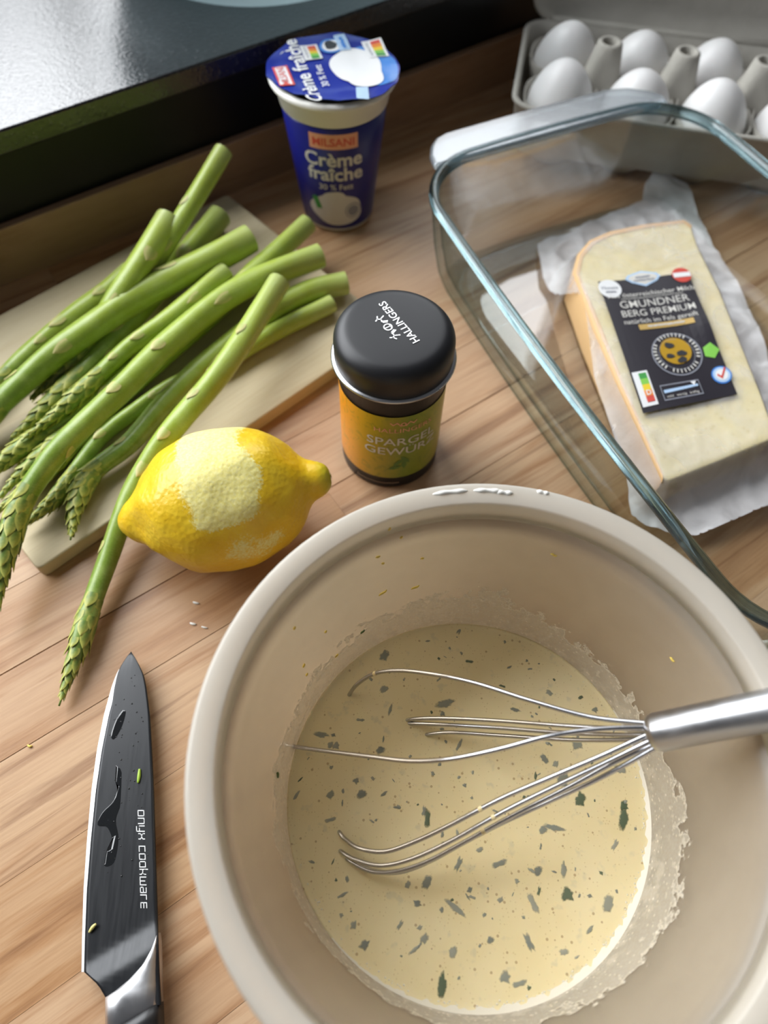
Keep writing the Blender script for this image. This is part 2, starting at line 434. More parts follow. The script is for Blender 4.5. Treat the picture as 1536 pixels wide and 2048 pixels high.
spear([(440, 432, .020), (390, 490, .019), (330, 560, .018), (240, 665, .0175), (120, 790, .017), (20, 880, .016)], .0072, 'dark short-ended asparagus spear deep in the pile', seed=3)
spear([(262, 545, .0165), (215, 585, .0165), (160, 625, .0165), (100, 672, .0165), (50, 715, .0165), (0, 765, .0165), (-60, 830, .0165), (-110, 890, .0165)], .0066, 'slim asparagus spear lying along the rear edge of the board', seed=4)
spear([(500, 478, .028), (430, 515, .0275), (340, 560, .027), (250, 610, .0275), (170, 665, .028), (100, 716, .027), (40, 770, .025), (-30, 838, .022), (-90, 905, .019), (-140, 970, .017)], .0083, 'thickest asparagus spear, running across the top of the pile', seed=5)
spear([(615, 448, .023), (560, 498, .022), (500, 552, .021), (440, 612, .020), (390, 660, .0195), (328, 712, .019), (234, 800, .018), (185, 852, .0175), (110, 925, .017), (40, 985, .016), (-20, 1035, .016)], .0060, 'slim asparagus spear whose cut end points at the cream cup', seed=6)
spear([(640, 512, .027), (560, 541, .028), (490, 573, .029), (420, 618, .030), (330, 693, .0315), (250, 772, .033), (180, 838, .033), (120, 898, .032), (75, 955, .030), (40, 1015, .027), (18, 1085, .023), (2, 1165, .018), (-8, 1235, .014)], .0070, 'long asparagus spear across the middle of the pile with its tip beyond the board', seed=8, headlen=.055)
spear([(450, 545, .024), (395, 592, .025), (330, 645, .025), (258, 695, .0245), (190, 758, .0245), (120, 823, .024), (42, 882, .023)], .0058, 'short asparagus spear with a loose frilly tip resting on the pile', seed=9, headlen=.05)
spear([(692, 566, .0175), (620, 582, .018), (550, 618, .017), (480, 672, .0165), (400, 738, .0165), (325, 812, .0165), (258, 888, .0165), (190, 942, .0165), (155, 1000, .016), (141, 1080, .0155)], .0066, 'dark asparagus spear with its pointed tip hanging over the front edge of the board', seed=10, headlen=.038)
spear([(664, 607, .0155), (580, 648, .0155), (497, 694, .0155), (430, 737, .0150), (350, 770, .0148), (276, 818, .0148), (208, 868, .0148), (158, 932, .0148), (105, 1003, .0148), (32, 1062, .0148)], .0050, 'thin asparagus spear with a split cut end lying on bare board', seed=11, headlen=.036)
spear([(558, 565, .034), (520, 625, .034), (475, 697, .034), (425, 765, .034), (370, 830, .033), (320, 892, .029), (275, 965, .0225), (245, 1035, .0170), (215, 1120, .0120), (182, 1215, .0085), (152, 1310, .0065), (118, 1412, .005)], .0062, 'asparagus spear reaching past the lemon onto the bare worktop', seed=12, nb=8, headlen=.045)
spear([(420, 610, .0165), (330, 690, .0165), (240, 765, .0165), (150, 830, .0165), (70, 880, .0165), (0, 930, .0165), (-60, 985, .0165)], .0068, 'dark asparagus spear buried beneath the thickest spear', seed=13)
spear([(390, 640, .0165), (280, 745, .0165), (190, 822, .0165), (110, 890, .0165), (40, 950, .0165), (-5, 1000, .0165)], .0060, 'dark asparagus spear buried beneath the frilly-tipped spear', seed=14)

# ================================================================ LEMON
def lemon_mat():
    t = NT('lemon_skin'); zt = t.n('ShaderNodeAttribute', attribute_name='zest'); gt = t.n('ShaderNodeAttribute', attribute_name='green')
    p = t.pos(obj=True); pore = t.voro(p, 520, 'SMOOTH_F1'); n = t.noise(p, 90, 3); nf = t.noise(p, 900, 3)
    skin = t.mix(t.ramp(n, [(.35, 0.0), (.7, 1.0)]), (.74, .47, .012), (.80, .56, .03))
    skin = t.mix(t.math('MULTIPLY', gt.outputs['Fac'], .9), skin, (.46, .46, .03))
    m = t.math('ADD', zt.outputs['Fac'], t.math('MULTIPLY', t.math('SUBTRACT', nf, .5), .9))
    m = t.math('ADD', m, t.math('MULTIPLY', t.math('SUBTRACT', n, .5), .9))
    msk = t.ramp(m, [(.40, 0.0), (.66, 1.0)])
    pith = t.mix(t.ramp(nf, [(.35, 0.0), (.7, 1.0)]), (.76, .68, .20), (.82, .77, .34))
    c = t.mix(t.math('MULTIPLY', msk, .93), skin, pith)
    ro = t.ramp(msk, [(0, .32), (1, .62)])
    return t.done(t.bsdf(c, ro, normal=t.bump(t.math('ADD', pore, t.math('MULTIPLY', nf, .35)), .35, .0007), Subsurface_Weight=.1, Subsurface_Radius=(.004, .003, .001)))
M['lemon'] = lemon_mat()
def build_lemon():
    c = gp(452, 1000, .0318); ax = (gp(660, 942, .0350)-gp(238, 1038, .0270)); half = ax.length/2; ax.normalize()
    up_ = (Vector((0, 0, 1))-ax*ax.z).normalized(); sd = ax.cross(up_)          # sd towards the camera side
    if sd.y > 0: sd = -sd
    prof = [(-1, 0), (-.985, 3.2), (-.955, 5.2), (-.90, 8.2), (-.83, 10.8), (-.77, 13.4), (-.70, 17.2), (-.60, 21.8), (-.47, 26.6), (-.3, 30.2), (-.12, 31.7), (.05, 31.9), (.2, 31.2), (.36, 28.8), (.50, 25), (.60, 20.7), (.68, 16.0), (.735, 12.2), (.79, 9.8), (.86, 8.6), (.92, 7.4), (.965, 5.6), (.99, 3.0), (1, 0)]
    xs = []
    for (a, b), (d, e) in zip(prof[:-1], prof[1:]):
        for k in range(6): xs.append((a+(d-a)*k/6, None))
    def rad(x):
        for i in range(len(prof)-1):
            if prof[i][0] <= x <= prof[i+1][0]:
                p0 = prof[max(i-1, 0)]; p1 = prof[i]; p2 = prof[i+1]; p3 = prof[min(i+2, len(prof)-1)]
                h = p2[0]-p1[0]; tt = (x-p1[0])/h
                m1 = (p2[1]-p0[1])/max(p2[0]-p0[0], 1e-6)*h; m2 = (p3[1]-p1[1])/max(p3[0]-p1[0], 1e-6)*h
                if i == 0 or i == len(prof)-2: return (p1[1]+(p2[1]-p1[1])*(math.sqrt(tt) if i == 0 else 1-(1-math.sqrt(1-tt))))/1000
                return ((2*tt**3-3*tt**2+1)*p1[1]+(tt**3-2*tt**2+tt)*m1+(-2*tt**3+3*tt**2)*p2[1]+(tt**3-tt**2)*m2)/1000
        return 0
    V, Fc, Z, Gn, seg = [], [], [], [], 120
    X = [x for x, _ in xs]+[1.0]
    def box_s(v, a, b, s): return max(0, min(1, (v-a)/s+.5))*max(0, min(1, (b-v)/s+.5))
    for x in X:
        r = max(rad(x), 0)
        for k in range(seg):
            ph = 2*PI*k/seg; d = up_*math.cos(ph)+sd*math.sin(ph)
            p = c+ax*(x*half)+d*r
            lump = noise.noise((p-c)*70)*.0011+noise.noise((p-c)*160)*.0003
            if x < -.55: lump += .0012*math.sin(5*ph+1)*max(0, 1-abs(x+.72)/.16)
            if x > .5: lump += .0009*math.sin(4*ph)*max(0, 1-abs(x-.68)/.15)
            V.append(p+d*lump*min(1, r/.01))
            f = math.degrees(ph if ph <= PI else ph-2*PI); xm = x*half*1000
            nar = 0 if f < 20 else (f-20)*.16
            z1 = box_s(f, -95, 53, 12)*box_s(xm, -13+nar*.9+(0 if f > -10 else 0), 15+max(0, min(f+20, 40))*.1-nar*.25+1.5*math.sin(f*.09), 9)
            z2 = box_s(f, 64, 96, 26)*box_s(xm, -3, 25, 12)*.66
            Z.append(max(z1, z2)); Gn.append(max(0, min(1, (x-.86)/.12)))
    for i in range(len(X)-1):
        for k in range(seg): Fc.append((i*seg+k, i*seg+(k+1) % seg, (i+1)*seg+(k+1) % seg, (i+1)*seg+k))
    zmin = min(v.z for v in V)
    V = [v-Vector((0, 0, zmin)) for v in V]
    o = mk('lemon', (V, Fc), M['lemon']); setattr_f(o.data, 'zest', Z); setattr_f(o.data, 'green', Gn)
    tag(o, 'yellow lemon with its zest partly grated off, beside the asparagus', 'lemon'); return o
build_lemon()

# ================================================================ CREAM CUP
M['cup_white'] = plain('white_plastic', (.78, .77, .72), .35, Subsurface_Weight=.1, Subsurface_Radius=(.003, .003, .003))
def sleeve_mat():
    t = NT('blue_sleeve'); return t.done(t.bsdf((.009, .012, .17), .32))
M['sleeve'] = sleeve_mat()
M['foil_blue'] = plain('blue_foil', (.010, .022, .30), .24, .15)
M['foil_sky'] = plain('sky_blue_print', (.06, .22, .62), .26)
M['print_white'] = plain('white_print', (.80, .80, .80), .35)
M['print_cream'] = plain('cream_print', (.64, .62, .57), .4)
M['print_red'] = plain('red_print', (.62, .07, .05), .4)
M['print_peach'] = plain('peach_print', (.78, .36, .22), .4)
M['print_green'] = plain('green_print', (.05, .30, .06), .4)
M['print_lgreen'] = plain('light_green_print', (.22, .55, .08), .4)
M['print_yellow'] = plain('yellow_print', (.80, .58, .03), .4)
M['print_orange'] = plain('orange_print', (.80, .25, .03), .4)
M['print_dark'] = plain('dark_print', (.03, .03, .035), .4)
M['print_grey'] = plain('grey_print', (.25, .26, .30), .4)
M['print_pale'] = plain('pale_blue_print', (.42, .58, .78), .4)
M['foil_silver'] = plain('foil_underside', (.55, .55, .53), .28, .9)
def build_cup():
    c = Vector((-.0380, .4060, 0))
    root = thing('cream_cup', c, 'blue plastic crème fraîche cup with half-peeled foil lid', 'cup')
    Hc = .0905; rb, rt = .0218, .0298
    mk('cup_body', lathe([(0, .002), (rb-.003, .002), (rb-.0015, 0), (rb, .0012), (rb+.0003, .004), (rt, .0745), (rt+.0012, .0750), (rt+.0030, .0850), (rt+.0054, .0860), (rt+.0062, .0875), (rt+.0054, .0892), (rt+.0030, .0896), (rt+.0010, .0885), (rt-.0012, .07), (rb-.001, .006), (0, .005)], c, 72), M['cup_white'], root)
    def rs(z): return rb+.0003+(rt-rb-.0003)*(z-.004)/(.0745-.004)
    sl = mk('sleeve', lathe([(rs(.003)+.0002, .003), (rs(.003)+.0006, .0035), (rs(.0738)+.0006, .0735), (rs(.0738)+.0001, .0740)], c, 72), M['sleeve'], root)
    face = math.atan2(-c.y, -c.x)+math.radians(-4)
    def fn(x, y, l):
        r = rs(y)+.0008+l; a = face+x/r; return Vector((c.x+r*math.cos(a), c.y+r*math.sin(a), y))
    decal('logo_panel', grid2(-.0135, .0150, .0612, .0708, 10, 2), fn, M['print_peach'], sl)
    decal('logo_lettering', text2('MILSANI', .0068, .0007, .0656, .02), fn, M['print_red'], sl, .0001)
    decal('product_lettering', text2('Crème', .0125, .0000, .0538, .025), fn, M['print_cream'], sl)
    decal('product_lettering', text2('fraîche', .0125, .0010, .0440, .025), fn, M['print_cream'], sl)
    decal('fat_content_lettering', text2('30 % Fett', .0055, .0010, .0352, .01), fn, M['print_cream'], sl)
    decal('cream_picture', disc2(.0005, .0180, .0175, .0115, 36, 0, .05, 5), fn, M['print_cream'], sl)
    decal('cream_picture', disc2(-.0005, .0255, .0085, .0065, 30, 0, .05, 6), fn, M['print_cream'], sl, .00005)
    decal('green_mark', poly2([(-.0150, .0265), (-.0115, .0275), (-.0085, .0190), (-.0120, .0180)]), fn, M['print_green'], sl, .0002)
    decal('round_seal', disc2(.0112, .0170, .0052, .0058), fn, M['print_grey'], sl, .0002)
    decal('round_seal_ring', disc2(.0112, .0170, .0045, .0050, 24, .82), fn, M['print_cream'], sl, .0003)
    # foil lid
    RL = .0367
    def lidz(x, y):
        a = math.atan2(y, x); q = math.hypot(x, y)/RL
        front = max(0, math.cos(a-math.radians(262)))**2
        return .0898+.0034*front*max(0, q-.55)/.45+.0006*math.sin(9*a)*max(0, q-.8)/.2+noise.noise(Vector((x*70, y*70, 3)))*.0010*min(1, q*1.5)*(1 if q < .93 else .5)
    def lidR(a):
        front = max(0, math.cos(a-math.radians(258)))**3
        return RL*(1-.10*front+.006*math.sin(17*a)*(1+2*front))
    k, rings, V, Fc = 96, 18, [Vector((c.x, c.y, lidz(0, 0)))], []
    for j in range(1, rings+1):
        for i in range(k):
            a = 2*PI*i/k; r = lidR(a)*j/rings; x, y = r*math.cos(a), r*math.sin(a)
            V.append(Vector((c.x+x, c.y+y, lidz(x, y))))
    for i in range(k): Fc.append((0, 1+i, 1+(i+1) % k))
    for j in range(rings-1):
        for i in range(k):
            p = 1+j*k; Fc.append((p+i, p+(i+1) % k, p+k+(i+1) % k, p+k+i))
    lid = mk('foil_lid', (V, Fc), M['foil_blue'], root)
    mk('foil_underside', ([v-Vector((0, 0, .0003)) for v in V], Fc), M['foil_silver'], lid)
    a0 = math.radians(108); ea = Vector((math.cos(a0), math.sin(a0))); eb = Vector((-math.sin(a0), math.cos(a0)))
    def lf(x, y, l):
        p = ea*(x*RL)+eb*(y*RL); return Vector((c.x+p.x, c.y+p.y, lidz(p.x, p.y)+.00025+l))
    decal('sky_print', disc2(-.05, -.62, .56, .34, 40, 0, .03, 2), lf, M['foil_sky'], lid)
    decal('cream_picture', disc2(-.02, -.36, .46, .40, 40, 0, .045, 3), lf, M['print_white'], lid, .0002)
    decal('cream_picture', disc2(-.34, -.42, .27, .28, 30, 0, .05, 9), lf, M['print_white'], lid, .0003)
    decal('pale_stripe', poly2([(-.95, -.12), (-.97, -.30), (-.62, -.38), (-.60, -.20)]), lf, M['print_pale'], lid, .0003)
    decal('product_lettering', text2('Crème fraîche', .315, -.02, .46, .02), lf, M['print_white'], lid, .0003)
    decal('fat_content_lettering', text2('30 % Fett', .15, -.16, .20, .01), lf, M['print_white'], lid, .0003)
    decal('logo_panel', grid2(-.34, .22, .66, .86, 6, 2), lf, M['print_white'], lid, .0002)
    decal('logo_panel_border', stroke2([[(-.34, .66), (.22, .66), (.22, .86), (-.34, .86), (-.34, .66)]], .03), lf, M['print_red'], lid, .0003)
    decal('logo_lettering', text2('MILSANI', .15, -.06, .76, .01), lf, M['print_red'], lid, .0003)
    bd = decal('cow_badge', disc2(.60, -.14, .20), lf, M['foil_sky'], lid, .0003)
    decal('cow_badge_centre', disc2(.60, -.14, .155), lf, M['print_white'], lid, .0004)
    decal('cow_patch', disc2(.62, -.12, .11, .10, 20, 0, .09, 4), lf, M['print_dark'], lid, .0005)
    decal('badge_banner', grid2(.42, .86, -.40, -.22, 4, 2), lf, M['print_pale'], lid, .0005)
    decal('badge_lettering', dashes(.64, -.31, .30, 5, .05, 1), lf, M['foil_sky'], lid, .0007)
    def score(cx, cy, s, n):
        decal('nutrition_panel', grid2(cx-.24*s, cx+.24*s, cy-.16*s, cy+.16*s, 5, 3), lf, M['print_white'], lid, .0004)
        for i, mt in enumerate(('print_red', 'print_orange', 'print_yellow', 'print_lgreen', 'print_green')):
            x = cx+.20*s-i*.085*s
            decal('nutrition_bar', grid2(x-.08*s, x, cy-.12*s, cy+.03*s, 2, 2), lf, M[mt], lid, .0005)
        decal('nutrition_lettering', text2('NUTRI-SCORE', .06*s, cx, cy+.09*s, 0), lf, M['print_grey'], lid, .0005)
    score(.36, -.76, 1.0, 1); score(.50, .215, .85, 2)
build_cup()

# ================================================================ SPICE TIN
M['tin_black'] = plain('black_matt_tin', (.010, .010, .012), .42, Specular_IOR_Level=.45)
M['steel'] = None
def steel(name, rough, aniso=0.0, col=(.62, .62, .63), sc=(1, 1, 1)):
    t = NT(name); n = t.noise(t.pos(), 120, 3)
    return t.done(t.bsdf(col, t.ramp(n, [(.3, rough*.8), (.7, rough*1.2)]), 1.0, Anisotropic=aniso))
M['steel'] = steel('brushed_steel', .33, col=(.50, .50, .51))
M['wire'] = steel('steel_wire', .20, col=(.50, .50, .52))
def tin_label():
    t = NT('spice_label'); at = t.n('ShaderNodeAttribute', attribute_name='turn')
    n = t.noise(t.pos(), 60, 3)
    f = t.math('ADD', at.outputs['Fac'], t.math('MULTIPLY', t.math('SUBTRACT', n, .5), .10))
    c = t.ramp(f, [(.0, (.80, .27, .01)), (.22, (.72, .30, .012)), (.42, (.45, .34, .015)), (.60, (.19, .26, .02)), (.78, (.30, .32, .02)), (1, (.50, .40, .02))])
    leaf = t.noise(t.pos(), 210, 2, .5, 1.5)
    c = t.mix(t.ramp(leaf, [(.56, 0.0), (.62, .28)]), c, (.10, .20, .02))
    return t.done(t.bsdf(c, .34))
M['tin_label'] = tin_label()
M['tin_silver'] = plain('silver_print', (.72, .72, .72), .22, .85)
M['tin_green'] = plain('leaf_print', (.09, .19, .025), .4)
def build_tin():
    c = Vector((.0015, .2170, 0))
    root = thing('spice_tin', c, 'round spice tin with black lid and orange-green label', 'spice tin')
    r = .0245
    mk('tin_body', lathe([(0, .0015), (r-.002, .0015), (r-.001, 0), (r, .0012), (r, .0695), (r+.0008, .0703), (r-.001, .0710), (0, .0710)], c, 72), M['tin_black'], root)
    mk('rim_ring', lathe([(r+.0004, .0708), (r+.0026, .0711), (r+.0033, .0718), (r+.0026, .0725), (r+.0002, .0727)], c, 72), M['steel'], root)
    # label sleeve
    face = math.atan2(-c.y, -c.x)
    V, Fc = lathe([(r+.00025, .0097), (r+.0003, .0100), (r+.0003, .0582), (r+.00025, .0585)], c, 96)
    lab = mk('label', (V, Fc), M['tin_label'], root)
    tv = []
    for v in V:
        a = (math.atan2(v.y-c.y, v.x-c.x)-face+PI) % (2*PI)-PI; tv.append(.5+a/PI)
    setattr_f(lab.data, 'turn', [max(0, min(1, q)) if abs(q-.5) < .75 else .5 for q in tv])
    def fn(x, y, l):
        rr_ = r+.0005+l; a = face+x/rr_; return Vector((c.x+rr_*math.cos(a), c.y+rr_*math.sin(a), y))
    X0 = .0060
    decal('name_lettering', text2('SPARGEL', .0078, X0, .0400, .004, sx=1.12), fn, M['print_cream'], lab)
    decal('name_lettering', text2('GEWÜRZ', .0078, X0, .0325, .004, sx=1.12), fn, M['print_cream'], lab)
    decal('brand_lettering', text2('HALLINGERS', .0042, X0+.0005, .0488, 0, sx=1.2), fn, M['print_peach'], lab)
    for k in (-1, 1):
        decal('brand_emblem', stroke2([[(X0+k*.0012, .0525), (X0+k*.0030, .0548), (X0+k*.0048, .0532), (X0+k*.0060, .0546)]], .0006), fn, M['print_peach'], lab)
    decal('brand_emblem', disc2(X0, .0536, .0013, .0013, 16, .6), fn, M['print_peach'], lab)
    for px, py, an in ((.0045, .0230, .9), (.0075, .0215, 1.6), (.0030, .0190, .4), (.0080, .0250, 2.2)):
        ca, sa = math.cos(an), math.sin(an)
        decal('leaf_picture', poly2([(px+ca*.004*u-sa*.0012*q, py+sa*.004*u+ca*.0012*q) for u, q in ((-1, 0), (-.3, 1), (.4, .9), (1, 0), (.4, -.9), (-.3, -1))]), fn, M['tin_green'], lab)
    base = root.children[0]
    decal('base_lettering', dashes(-.0055, .0050, .022, 14, .0011, 2), fn, plain('bronze_print', (.12, .085, .06), .4), base, -.0002)
    # lid
    rl = .0263; prof = [(rl-.0006, .0722), (rl, .0732), (rl, .0815)]
    for k in range(1, 10):
        a = PI/2*k/9; prof.append((rl-.0065*(1-math.cos(a)), .0815+.0065*math.sin(a)))
    prof += [(rl-.0075, .0881), (.008, .0883), (0, .0883)]
    lid = mk('lid', lathe(prof, c, 96), M['tin_black'], root)
    a0 = math.radians(125); ea = Vector((math.cos(a0), math.sin(a0))); eb = Vector((-math.sin(a0), math.cos(a0)))
    def lf(x, y, l):
        p = ea*(x*rl)+eb*(y*rl); return Vector((c.x+p.x, c.y+p.y, .0884+l))
    decal('lid_lettering', text2('HALLINGERS', .185, .06, -.12, .004, sx=.98), lf, M['tin_silver'], lid, .0001)
    decal('lid_emblem', disc2(.06, .095, .075, .075, 20, .75), lf, M['tin_silver'], lid, .0001)
    decal('lid_emblem', stroke2([[(.06, .05), (.06, .14)], [(.03, .05), (.09, .05)]], .014), lf, M['tin_silver'], lid, .0001)
    for k in (-1, 1):
        decal('lid_emblem', stroke2([[(.06+k*.10, .05), (.06+k*.13, .12), (.06+k*.20, .10), (.06+k*.23, .15), (.06+k*.28, .12)], [(.06+k*.15, .10), (.06+k*.12, .03)], [(.06+k*.21, .10), (.06+k*.24, .03)], [(.06+k*.23, .15), (.06+k*.21, .19)]], .020), lf, M['tin_silver'], lid, .0001)
build_tin()

# ================================================================ MIXING BOWL, BATTER, WHISK
def milky(clear=.62, dcol=(.80, .72, .60), tcol=(.88, .76, .58)):
    t = NT('milky_plastic'); p = t.pos()
    n = t.noise(p, 35, 3)
    d = t.n('ShaderNodeBsdfDiffuse'); d.inputs[0].default_value = (*dcol, 1)
    tr = t.n('ShaderNodeBsdfTranslucent'); tr.inputs[0].default_value = (*tcol, 1)
    tp = t.n('ShaderNodeBsdfTransparent'); tp.inputs[0].default_value = (.96, .89, .78, 1)
    gl = t.n('ShaderNodeBsdfGlossy'); gl.inputs['Roughness'].default_value = .30
    a = t.mixsh(.45, d.outputs[0], tr.outputs[0])
    b = t.mixsh(t.ramp(n, [(.3, clear-.03), (.7, clear+.03)]), a, tp.outputs[0])
    fz = t.n('ShaderNodeFresnel'); fz.inputs[0].default_value = 1.42
    return t.done(t.mixsh(t.math('MULTIPLY', fz.outputs[0], .8), b, gl.outputs[0]))
M['milky'] = milky(); M['milky_rim'] = milky(.25, (.86, .82, .74), (.90, .84, .72))
BC = Vector((.0352, .0420, 0)); RIMZ, LIQ = .110, .030
def wall_r(z):                              # inner radius of the bowl wall
    if z <= .012: return .052+.0118*math.sin(min(1, z/.012)*PI/2)
    return .0638+(z-.012)*(.0775-.0638)/(.100-.012)
def hit_wall(u, v, off=0.0):                # photo pixel -> point on the inside of the bowl wall
    d = ray(u, v)
    best = None
    for i in range(400):
        z = LIQ+.0005+(RIMZ-.006-LIQ)*i/399
        p = CAMP+d*((z-CAM_H)/d.z); e = abs(math.hypot(p.x-BC.x, p.y-BC.y)-wall_r(z))
        if best is None or e < best[0]: best = (e, p)
    p = best[1]; q = Vector((BC.x-p.x, BC.y-p.y, 0)).normalized()
    return p+q*off, q
bowl = thing('mixing_bowl', BC, 'large milky translucent plastic mixing bowl holding the egg batter', 'bowl')
inner = [(0, .0022), (.046, .0022)]+[(wall_r(z), z) for z in (.0035, .006, .009, .012, .02, .03, .05, .07, .09, .100)]
outer = [(r+.0022, z) for r, z in inner[::-1][:-2]]
outer = [(wall_r(z)+.0020, z) for z in (.100, .09, .07, .05, .03, .02, .012)]+[(.062, .005), (.058, .0015), (.052, .0)]+[(.0, .0)]
mk('shell', lathe(inner+outer, BC, 112), M['milky'], bowl)
mk('rim', lathe([(.0775, .100), (.0779, .1060), (.07805, .1084), (.0782, .1090), (.0787, .1093), (.0820, .1097), (.0845, .1100), (.0855, .1097), (.0860, .1088), (.0857, .1074), (.0846, .1070), (.0815, .1066), (.0801, .1050), (.0797, .100)], BC, 112, close=True), M['milky_rim'], bowl)
mk('rim_skirt', lathe([(.0856, .1090), (.0862, .1075), (.0862, .0995), (.0852, .0995), (.0850, .1065)], BC, 112), M['milky_rim'], bowl)
M['cream'] = plain('white_cream', (.82, .80, .74), .35)
for u, v, a, s in ((900, 984, .10, .0060), (975, 981, .05, .0048), (1008, 985, .03, .003), (1085, 985, .02, .0022)):
    p = gp(u, v, .1098); ang = math.atan2(p.y-BC.y, p.x-BC.x); rad = math.hypot(p.x-BC.x, p.y-BC.y)
    pts = [Vector((BC.x+rad*math.cos(ang+k*s/.085/3), BC.y+rad*math.sin(ang+k*s/.085/3), .1097+.0002*math.sin(k*2.1))) for k in range(-3, 4)]
    mk('cream_smear', tube(catmull(pts, 4), lambda x: .0002+.0007*math.sin(PI*x)**.7*(1+.3*math.sin(9*x)), 8), M['cream'], bowl)
# batter
def batter_mat():
    t = NT('batter'); p = t.pos(); n = t.noise(p, 45, 4); nf = t.noise(p, 1400, 2)
    c = t.mix(t.ramp(n, [(.35, 0.0), (.7, 1.0)]), (.82, .69, .395), (.86, .74, .455))
    v1 = t.n('ShaderNodeTexVoronoi'); t.l(p, v1.inputs['Vector']); v1.inputs['Scale'].default_value = 360
    sp = t.math('LESS_THAN', v1.outputs['Distance'], .17)
    sel = t.math('GREATER_THAN', t.n('ShaderNodeSeparateColor').outputs[0], .5)
    sc = t.n('ShaderNodeSeparateColor'); t.l(v1.outputs['Color'], sc.inputs[0])
    c = t.mix(t.math('MULTIPLY', t.math('MULTIPLY', sp, t.math('GREATER_THAN', sc.outputs[0], .72)), .55), c, (.30, .16, .05))
    v2 = t.n('ShaderNodeTexVoronoi'); t.l(p, v2.inputs['Vector']); v2.inputs['Scale'].default_value = 850
    s2 = t.n('ShaderNodeSeparateColor'); t.l(v2.outputs['Color'], s2.inputs[0])
    c = t.mix(t.math('MULTIPLY', t.math('MULTIPLY', t.math('LESS_THAN', v2.outputs['Distance'], .22), t.math('GREATER_THAN', s2.outputs[1], .6)), .35), c, (.50, .36, .12))
    hz = t.noise(p, 210, 2)
    c = t.mix(t.ramp(hz, [(.62, 0.0), (.72, .22)]), c, (.36, .38, .32))
    return t.done(t.bsdf(c, .28, normal=t.bump(nf, .04, .0003), Specular_IOR_Level=.4, Subsurface_Weight=.25, Subsurface_Radius=(.006, .004, .002)))
M['batter'] = batter_mat()
bat = thing('batter', BC+Vector((0, 0, .0025)), 'creamy yellow egg batter with chopped herbs inside the mixing bowl', 'batter')
bp_ = [(0, .0026), (.045, .0026)]+[(wall_r(z)-.0003, z) for z in (.004, .006, .009, .012, .02, .0285, .0312)]+[(wall_r(.031)-.0010, .0307), (wall_r(.03)-.0022, .0302), (wall_r(.03)-.004, .0300), (.045, .0300), (.02, .03), (0, .0300)]
mk('batter_pool', lathe(bp_, BC, 128), M['batter'], bat)
def herb(name, a, b, dens):
    t = NT(name); oi = t.n('ShaderNodeObjectInfo'); p = t.pos(); n = t.noise(p, 1100, 3)
    at = t.n('ShaderNodeAttribute', attribute_name='fade')
    c = t.mix(oi.outputs['Random'], a, b)
    f = t.math('ADD', at.outputs['Fac'], t.math('MULTIPLY', t.math('SUBTRACT', n, .5), .8))
    al = t.ramp(f, [(.05, 0.0), (.55, dens)])
    tp = t.n('ShaderNodeBsdfTransparent')
    return t.done(t.mixsh(al, tp.outputs[0], t.bsdf(c, .5)))
M['herb1'] = herb('chopped_herb_under_batter', (.17, .21, .205), (.34, .365, .32), .66)
M['herb2'] = herb('chopped_herb', (.08, .12, .065), (.14, .175, .11), .88)
hmesh = {}
for k in range(9):
    R = random.Random(100+k); el = R.choice((1.0, 1.4, 1.8, 2.6, 3.4)); n = 12; V, fd = [], []
    w_ = [R.uniform(.6, 1.2) for _ in range(n)]
    for s_, h_, f_ in ((1, .02, 0), (.72, .22, .45), (.4, .34, .8)):
        for i in range(n):
            a_ = 2*PI*i/n; V.append((w_[i]*s_*math.cos(a_)*math.sqrt(el), w_[i]*s_*math.sin(a_)/math.sqrt(el), h_)); fd.append(f_)
    V.append((0, 0, .38)); fd.append(1.0)
    Fc = [(j*n+i, j*n+(i+1) % n, (j+1)*n+(i+1) % n, (j+1)*n+i) for j in (0, 1) for i in range(n)]+[(2*n+i, 2*n+(i+1) % n, 3*n) for i in range(n)]
    for mt in ('herb1', 'herb2'):
        me = mesh('herb_piece', V, Fc); me.materials.append(M[mt]); hmesh[k, mt] = me
        a_ = me.attributes.new('fade', 'FLOAT', 'POINT'); a_.data.foreach_set('value', fd)
R = random.Random(5)
